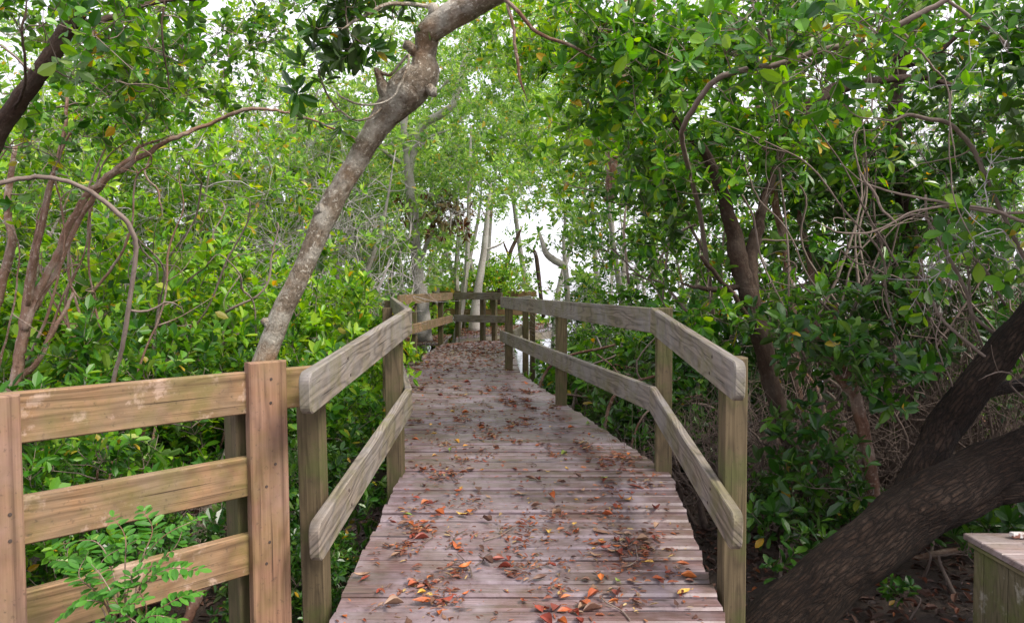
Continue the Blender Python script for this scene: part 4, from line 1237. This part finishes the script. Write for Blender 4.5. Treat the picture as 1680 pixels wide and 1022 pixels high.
# far wood along the shore
def far_wood():
    mb = MB()
    n = 950
    x = rng.uniform(-16, 18, n)
    y = rng.uniform(15, 27, n) + np.abs(x) * .1
    z = rng.uniform(.2, 1, n) ** .8 * (y * .5 + 1.5)
    gapx = x - (.55 + (y - 15) * .036)
    keep = ~((np.abs(gapx) < 1.35) & (z < 3.4)) & (rng.uniform(0, 1, n) < .9)
    c = np.stack([x, y, z], -1)[keep]
    c = np.repeat(c, 11, 0) + rng.normal(0, .42, (len(c) * 11, 3)) * V(1, 1, .6)
    rosettes(mb, c, nrm(rng.normal(0, 1, c.shape) * .8 + V(0, 0, .7)), .095, T_LO, (6, 9), 0, .5)
    for _ in range(60):
        xx = rng.uniform(-15, 17)
        yy = rng.uniform(16, 26)
        if abs(xx - (.55 + (yy - 15) * .036)) < 1.3: continue
        b = V(xx, yy, -.5)
        t = b + V(rng.normal(0, .8), rng.normal(0, .5), rng.uniform(4, 7))
        tube(mb, catmull([b, b + (t - b) * .4 + rng.normal(0, .2, 3), b + (t - b) * .75 + rng.normal(0, .3, 3), t], 4), np.linspace(rng.uniform(.05, .1), .02, 13), 6, .1, 1)
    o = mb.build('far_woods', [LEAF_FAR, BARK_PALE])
    tag(o, 'pale green wood along the far shore', 'woods', kind='stuff')
far_wood()

# pinnate plant in front of the fence
def pinnate():
    base = P(215, 1100, 1.95)
    base[2] = .35
    root = empty('pinnate_shrub', tuple(base * V(1, 1, 0)), 'fresh green plant with feathery paired leaflets in front of the fence boards', 'plant')
    fr = [  # stem top, tips in pixels at depth
        [(200, 1080, 1.93), (212, 960, 1.9), (262, 885, 1.88), (325, 850, 1.92)],
        [(205, 1080, 1.93), (190, 960, 1.9), (160, 890, 1.93), (98, 892, 1.95)],
        [(205, 1080, 1.93), (205, 940, 1.9), (205, 880, 1.93), (185, 848, 2.0)],
        [(205, 1080, 1.93), (222, 980, 1.86), (270, 935, 1.84), (325, 935, 1.85)],
        [(200, 1080, 1.9), (180, 1000, 1.84), (140, 985, 1.82), (100, 1010, 1.84)],
        [(205, 1080, 1.9), (235, 1020, 1.8), (285, 985, 1.8), (322, 972, 1.85)],
        [(205, 1080, 1.9), (200, 1010, 1.8), (170, 950, 1.83), (150, 925, 1.87)],
        [(205, 1080, 1.93), (230, 930, 1.95), (250, 870, 2.0), (235, 838, 2.05)],
        [(205, 1080, 1.93), (170, 985, 1.9), (130, 945, 1.9), (145, 905, 1.95)],
        [(205, 1080, 1.9), (225, 1030, 1.78), (250, 1010, 1.76), (290, 1015, 1.78)],
        [(205, 1080, 1.9), (195, 1040, 1.78), (175, 1020, 1.76), (140, 1030, 1.78)],
        [(205, 1080, 1.9), (180, 1000, 1.86), (165, 925, 1.9), (225, 885, 1.92)], [(205, 1080, 1.9), (230, 960, 1.9), (285, 900, 1.9), (300, 868, 1.93)],
        [(205, 1080, 1.9), (240, 1000, 1.82), (215, 945, 1.84), (260, 925, 1.84)], [(205, 1080, 1.9), (190, 1010, 1.82), (205, 965, 1.82), (165, 975, 1.83)],
        [(205, 1080, 1.9), (150, 960, 1.93), (120, 925, 1.95), (92, 918, 1.97)], [(205, 1080, 1.9), (240, 1040, 1.76), (200, 1000, 1.76), (235, 985, 1.76)]]
    for f in fr:
        c = catmull([P(*q) for q in f], 10)
        mb = MB()
        tube(mb, c, np.linspace(.0025, .0008, len(c)), 5, 0, 1)
        k = np.linspace(len(c) * .42, len(c) - 1, 12).astype(int)
        t = nrm(np.gradient(c, axis=0))[k]
        up = V(0, -.25, 1)
        sd = nrm(np.cross(t, up))
        pos = np.concatenate([c[k], c[k], c[-1:]])
        ax = np.concatenate([sd + t * .35, -sd + t * .35, t[-1:]]) + rng.normal(0, .16, (25, 3))
        L = np.concatenate([.029 * np.sin(np.linspace(.7, 2.5, 12)) + .005] * 2 + [[.03]]) * rng.uniform(.8, 1.2)
        leaves(mb, pos, ax, np.broadcast_to(up, ax.shape) + rng.normal(0, .2, ax.shape), L, L * .48, T_HI, 0, .1, .2)
        mb.build('frond', [LEAF_FRESH, BARK_RED], root)
pinnate()


# ------------------------------------------------------------------ fallen leaves and debris on the boards
def deck_pt(t, s, sec):
    l0, r0, l1, r1 = sec
    return (l0 + (l1 - l0) * t) * (1 - s) + (r0 + (r1 - r0) * t) * s


RAMP, LEVEL, BEND = (L0, R0, Lb, Rb), (Lb, Rb, L2e, R2e), (L3s, R3s, L3e, R3e)


def curled_leaf(L, W, curl, cup, thick=0):
    """a curled dead leaf lying at the origin, tip along +x"""
    us = np.linspace(0, 1, 6)
    ws = np.array([.06, .62, .98, .9, .55, .05]) * W / 2
    rows = []
    for u, w in zip(us, ws):
        for s in (-1, -.5, 0, .5, 1):
            rows.append((u * L - L / 2, s * w, cup * (abs(s) ** 1.6) * w + curl * L * (2 * u - 1) ** 2 + .1 * w * math.sin(7 * u + 3 * s)))
    v = np.array(rows)
    f = [(i * 5 + j, i * 5 + j + 1, (i + 1) * 5 + j + 1, (i + 1) * 5 + j) for i in range(5) for j in range(4)]
    stem = np.array([(-L / 2 - L * .28, .0, .004), (-L / 2 - L * .12, .004, .003), (-L / 2, 0, curl * L)])
    v[:, 2] -= v[:, 2].min() - .0015
    mb = MB()
    mb.add(v, np.array(f))
    tube(mb, stem, .0012, 4)
    return mb


def fallen():
    protos = []
    for i in range(10):
        mb = curled_leaf(rng.uniform(.05, .085), rng.uniform(.022, .042), rng.uniform(-.05, .3), rng.uniform(-.2, 1.6))
        o = mb.build('fallen_leaf', DL_ORANGE, smooth=True)
        o.data.materials[0] = None
        me = o.data
        bpy.data.objects.remove(o)
        protos.append(me)
    names = [('orange', DL_ORANGE), ('dark red', DL_RED), ('yellow', DL_YEL), ('brown', DL_BROWN), ('greenish', DL_GREEN)]
    kids_ = {}
    for j, (nm, m) in enumerate(names):
        kids_[j] = []
        for me in protos:
            q = me.copy(); q.materials.clear(); q.materials.append(m); kids_[j].append(q)
    clusters = [(.30, .25), (.28, .6), (.62, .84), (.55, .72), (.72, .7), (.8, .74), (.42, .85), (.35, .1), (.7, .22), (.52, .33)]
    for i in range(270):
        sec, nm = (RAMP, 'ramp') if i < 170 else (LEVEL, 'level deck')
        if i < 170:
            if rng.random() < .45:
                c = clusters[rng.integers(len(clusters))]
                t, s = c[0] + rng.normal(0, .05), c[1] + rng.normal(0, .07)
                t = .3 + t * .68
            else:
                t, s = rng.uniform(.34, .99), rng.uniform(.04, .95)
        else:
            t, s = rng.uniform(0.01, 1) ** 1.2, rng.uniform(.06, .96)
        s = min(max(s, .03), .96)
        t = min(max(t, .3 if i < 170 else .005), .99)
        p = deck_pt(t, s, sec)
        j = rng.choice(5, p=[.22, .38, .09, .28, .03])
        o = bpy.data.objects.new('fallen_leaf', kids_[j][rng.integers(10)])
        COL.objects.link(o)
        o.location = p + V(0, 0, .007)
        o.rotation_euler = (rng.normal(0, .12), rng.normal(0, .12), rng.uniform(0, 6.28))
        sc = rng.uniform(.6, 1.15) * (1.0 if j != 2 else .8)
        o.scale = (sc, sc, sc)
        tag(o, f'curled {names[j][0]} fallen leaf lying on the planks of the {nm}', 'leaf', 'fallen leaves on the boardwalk')
    # countless small scraps, needles and twigs
    mb = MB()
    def scraps(sec, n, t0, t1, size, smin=.02, smax=.97, cl=None):
        t = rng.uniform(t0, t1, n); s = rng.uniform(smin, smax, n)
        if cl is not None:
            k = rng.integers(0, len(cl), n)
            c = np.array(cl)[k]
            t = np.clip(c[:, 0] + rng.normal(0, c[:, 2], n), t0, t1); s = np.clip(c[:, 1] + rng.normal(0, c[:, 2] * 1.6, n), smin, smax)
        l0, r0, l1, r1 = sec
        p = (l0 + (l1 - l0) * t[:, None]) * (1 - s[:, None]) + (r0 + (r1 - r0) * t[:, None]) * s[:, None]
        p[:, 2] += .008
        a = rng.uniform(0, 6.283, n)
        ax = np.stack([np.cos(a), np.sin(a), rng.normal(0, .12, n)], -1)
        up = np.stack([rng.normal(0, .3, n), rng.normal(0, .3, n), np.ones(n)], -1)
        L = size * rng.uniform(.35, 1.3, n)
        leaves(mb, p, ax, up, L, L * rng.uniform(.15, .5, n), T_MID, 0, .3, -.1)
    cl = [(.5 + rng.uniform(0, .48), rng.uniform(.1, .9), rng.uniform(.01, .035)) for _ in range(26)] + [(.72, .82, .04), (.66, .72, .04), (.6, .78, .04), (.82, .76, .035)]
    scraps(RAMP, 600, .38, .995, .03)
    scraps(RAMP, 1300, .38, .995, .032, cl=cl)
    cl2 = [(rng.uniform(0, 1) ** 1.2, rng.uniform(.08, .95), rng.uniform(.006, .02)) for _ in range(70)]
    scraps(LEVEL, 900, .003, 1, .036)
    scraps(LEVEL, 1900, .003, 1, .04, cl=cl2)
    scraps(BEND, 1900, 0, 1, .06)
    side = (PZ(640, 565, D), PZ(640, 553, D), PZ(727, 562.5, D), PZ(742, 549, D))
    scraps((side[0], side[2], side[1], side[3]), 900, 0, 1, .07)
    z = D + .06
    scraps((PZ(748, 553, z), PZ(905, 540, z), PZ(748, 540, z), PZ(905, 529, z)), 1500, 0, 1, .075)
    o = mb.build('leaf_litter', DL_MIX)
    tag(o, 'small leaf scraps strewn over the boardwalk planks', 'leaf litter', kind='stuff')
    # fallen twigs: a few larger ones
    for i in range(16):
        sec = RAMP if i < 11 else LEVEL
        t, s = rng.uniform(.45, .97) if i < 11 else rng.uniform(.02, .4), rng.uniform(.1, .9)
        if i < 4: t, s = .66 + rng.normal(0, .04), .78 + rng.normal(0, .05)
        p = deck_pt(t, s, sec) + V(0, 0, .011)
        a = rng.uniform(0, 3.14); L = rng.uniform(.1, .24)
        e = V(math.cos(a), math.sin(a), math.sin(a) * (SL if i < 11 else 0)) * L
        sd = V(-e[1], e[0], 0)
        mb = MB()
        tube(mb, catmull([p, p + e * .35 + sd * rng.normal(0, .1), p + e * .7 + sd * rng.normal(0, .12), p + e], 4), np.linspace(.0035, .0018, 13), 5, .1)
        tube(mb, catmull([p + e * .5, p + e * .65 + sd * .15, p + e * .8 + sd * .32], 3), .0016, 4)
        tag(mb.build('fallen_twig', TWIG_DARK if i % 3 else TWIG, origin=p), 'thin dead twig lying on the boardwalk planks', 'twig', 'fallen twigs on the boardwalk')


fallen()


def ground_litter():
    mb = MB()
    n = 9000
    x = rng.uniform(.9, 4.6, n); y = rng.uniform(2.2, 7, n)
    p = np.stack([x, y, ground_z(x, y) + rng.uniform(.003, .03, n)], -1)
    a = rng.uniform(0, 6.283, n)
    ax = np.stack([np.cos(a), np.sin(a), rng.normal(0, .25, n)], -1)
    up = np.stack([rng.normal(0, .4, n), rng.normal(0, .4, n), np.ones(n)], -1)
    L = rng.uniform(.025, .075, n)
    leaves(mb, p, ax, up, L, L * rng.uniform(.3, .5, n), T_MID, 0, .3, .3)
    n = 5000
    x = rng.uniform(-4.5, -.8, n); y = rng.uniform(2, 6, n)
    p = np.stack([x, y, ground_z(x, y) + rng.uniform(.003, .03, n)], -1)
    a = rng.uniform(0, 6.283, n)
    ax = np.stack([np.cos(a), np.sin(a), rng.normal(0, .25, n)], -1)
    L = rng.uniform(.025, .075, n)
    leaves(mb, p, ax, np.broadcast_to(V(0, 0, 1), ax.shape), L, L * .45, T_MID, 0, .3, .3)
    o = mb.build('ground_litter', DL_MUD)
    tag(o, 'dark leaf litter covering the forest floor', 'leaf litter', kind='stuff')
    for pts, lab in ([[(1500, 1030, 3.75, 22), (1545, 1006, 3.85, 20), (1575, 996, 3.95, 15), (1590, 975, 4.05, 8)], 'pale brown root curving over the litter beside the box'],
                     [[(1475, 925, 4.6, 12), (1530, 910, 4.55, 12), (1580, 902, 4.5, 10), (1640, 905, 4.5, 8)], 'thin root lying on the litter under the massive trunk'],
                     [[(300, 1030, 3.0, 16), (322, 985, 3.05, 17), (336, 962, 3.1, 15), (345, 950, 3.1, 10)], 'short reddish stick leaning behind the lowest fence board']):
        mb = MB()
        limb(mb, pts, 8, .1)
        q = P(*pts[0][:3])
        tag(mb.build('root' if 'root' in lab else 'stick', BARK_RED, smooth=True, origin=q), lab, 'root' if 'root' in lab else 'stick')


ground_litter()

# prop roots of the mangroves on the right (arching)
def prop_roots():
    for i, (px, d, lab) in enumerate([(1120, 6.3, 'arching prop roots beside the ramp, seen under the near right handrail'), (1330, 6.0, 'arching prop roots behind the forked dark trunk'),
                                      (1470, 6.6, 'arching prop roots left of the thick upright trunk'), (1000, 7.8, 'arching prop roots under the long right handrail')]):
        x = (px - CX) / F * d
        root = empty('prop_roots', (x, d, 0), lab, 'roots')
        for k in range(9):
            a = rng.uniform(0, 6.283); r = rng.uniform(.4, 1.0)
            b = V(x + rng.normal(0, .1), d + rng.normal(0, .1), rng.uniform(.5, 1.1))
            e = V(x + math.cos(a) * r, d + math.sin(a) * r, -.1)
            m = (b + e) / 2 + V(math.cos(a) * r * .25, math.sin(a) * r * .25, .3)
            mb = MB(); tube(mb, catmull([b, m, e], 7), np.linspace(.012, .018, 15) * rng.uniform(.6, 1.1), 7, .06)
            mb.build('root', TWIG if k % 2 else BARK_RED, root, smooth=True)
prop_roots()
# ------------------------------------------------------------------ camera, light
cam = bpy.data.cameras.new('camera')
cam.sensor_width = 36
cam.lens = F / 1680 * 36
cam.clip_start = .05
cam.clip_end = 8000
co = bpy.data.objects.new('camera', cam)
co.location = (0, 0, CAMZ)
co.rotation_euler = (math.pi / 2 - PITCH, 0, 0)
COL.objects.link(co)
SC.camera = co

SUN_EL, SUN_AZ = 50, 122        # azimuth clockwise from +y (the way we look): behind us, to the right
w = bpy.data.worlds.new('World')
SC.world = w
w.use_nodes = True
nt = w.node_tree
nt.nodes.clear()
sky = nt.nodes.new('ShaderNodeTexSky')
sky.sky_type = 'NISHITA'
sky.sun_disc = False
sky.sun_elevation = R(SUN_EL)
sky.sun_rotation = R(SUN_AZ)
sky.air_density = 1.0
sky.dust_density = 3.0
sky.ozone_density = 1.0
bg = nt.nodes.new('ShaderNodeBackground')
bg.inputs[1].default_value = .15
n = N(nt)
tc = n('ShaderNodeTexCoord')
cl = n('ShaderNodeTexNoise', ins={0: tc.outputs['Generated'], 'Scale': 2.2, 'Detail': 6.0, 'Roughness': .6})
cover = ramp(n, cl.outputs[0], [(.22, .55), (.5, 1.0)])
nt.links.new(mixc(n, cover, sky.outputs[0], (2.6, 2.52, 2.8)), bg.inputs[0])      # bright thin overcast
wo = nt.nodes.new('ShaderNodeOutputWorld')
nt.links.new(bg.outputs[0], wo.inputs[0])
sl = bpy.data.lights.new('sun', 'SUN')
sl.energy = 1.5
sl.angle = R(22)
sl.color = (1, .93, .82)
so = bpy.data.objects.new('sun', sl)
el, az = R(SUN_EL), R(SUN_AZ)
d = -np.array([math.cos(el) * math.sin(az), math.cos(el) * math.cos(az), math.sin(el)])
from mathutils import Vector
so.rotation_euler = Vector(d).to_track_quat('-Z', 'Y').to_euler()
so.location = (4, -8, 10)
COL.objects.link(so)

vs = SC.view_settings
vs.view_transform = 'Standard'
vs.look = 'None'
vs.exposure = 1.95
vs.gamma = 1.0
SC.render.engine = 'CYCLES'
cy = SC.cycles
cy.use_denoising = True
cy.max_bounces = 6
cy.diffuse_bounces = 3
cy.glossy_bounces = 2
cy.transmission_bounces = 3
cy.transparent_max_bounces = 4
cy.sample_clamp_indirect = 6
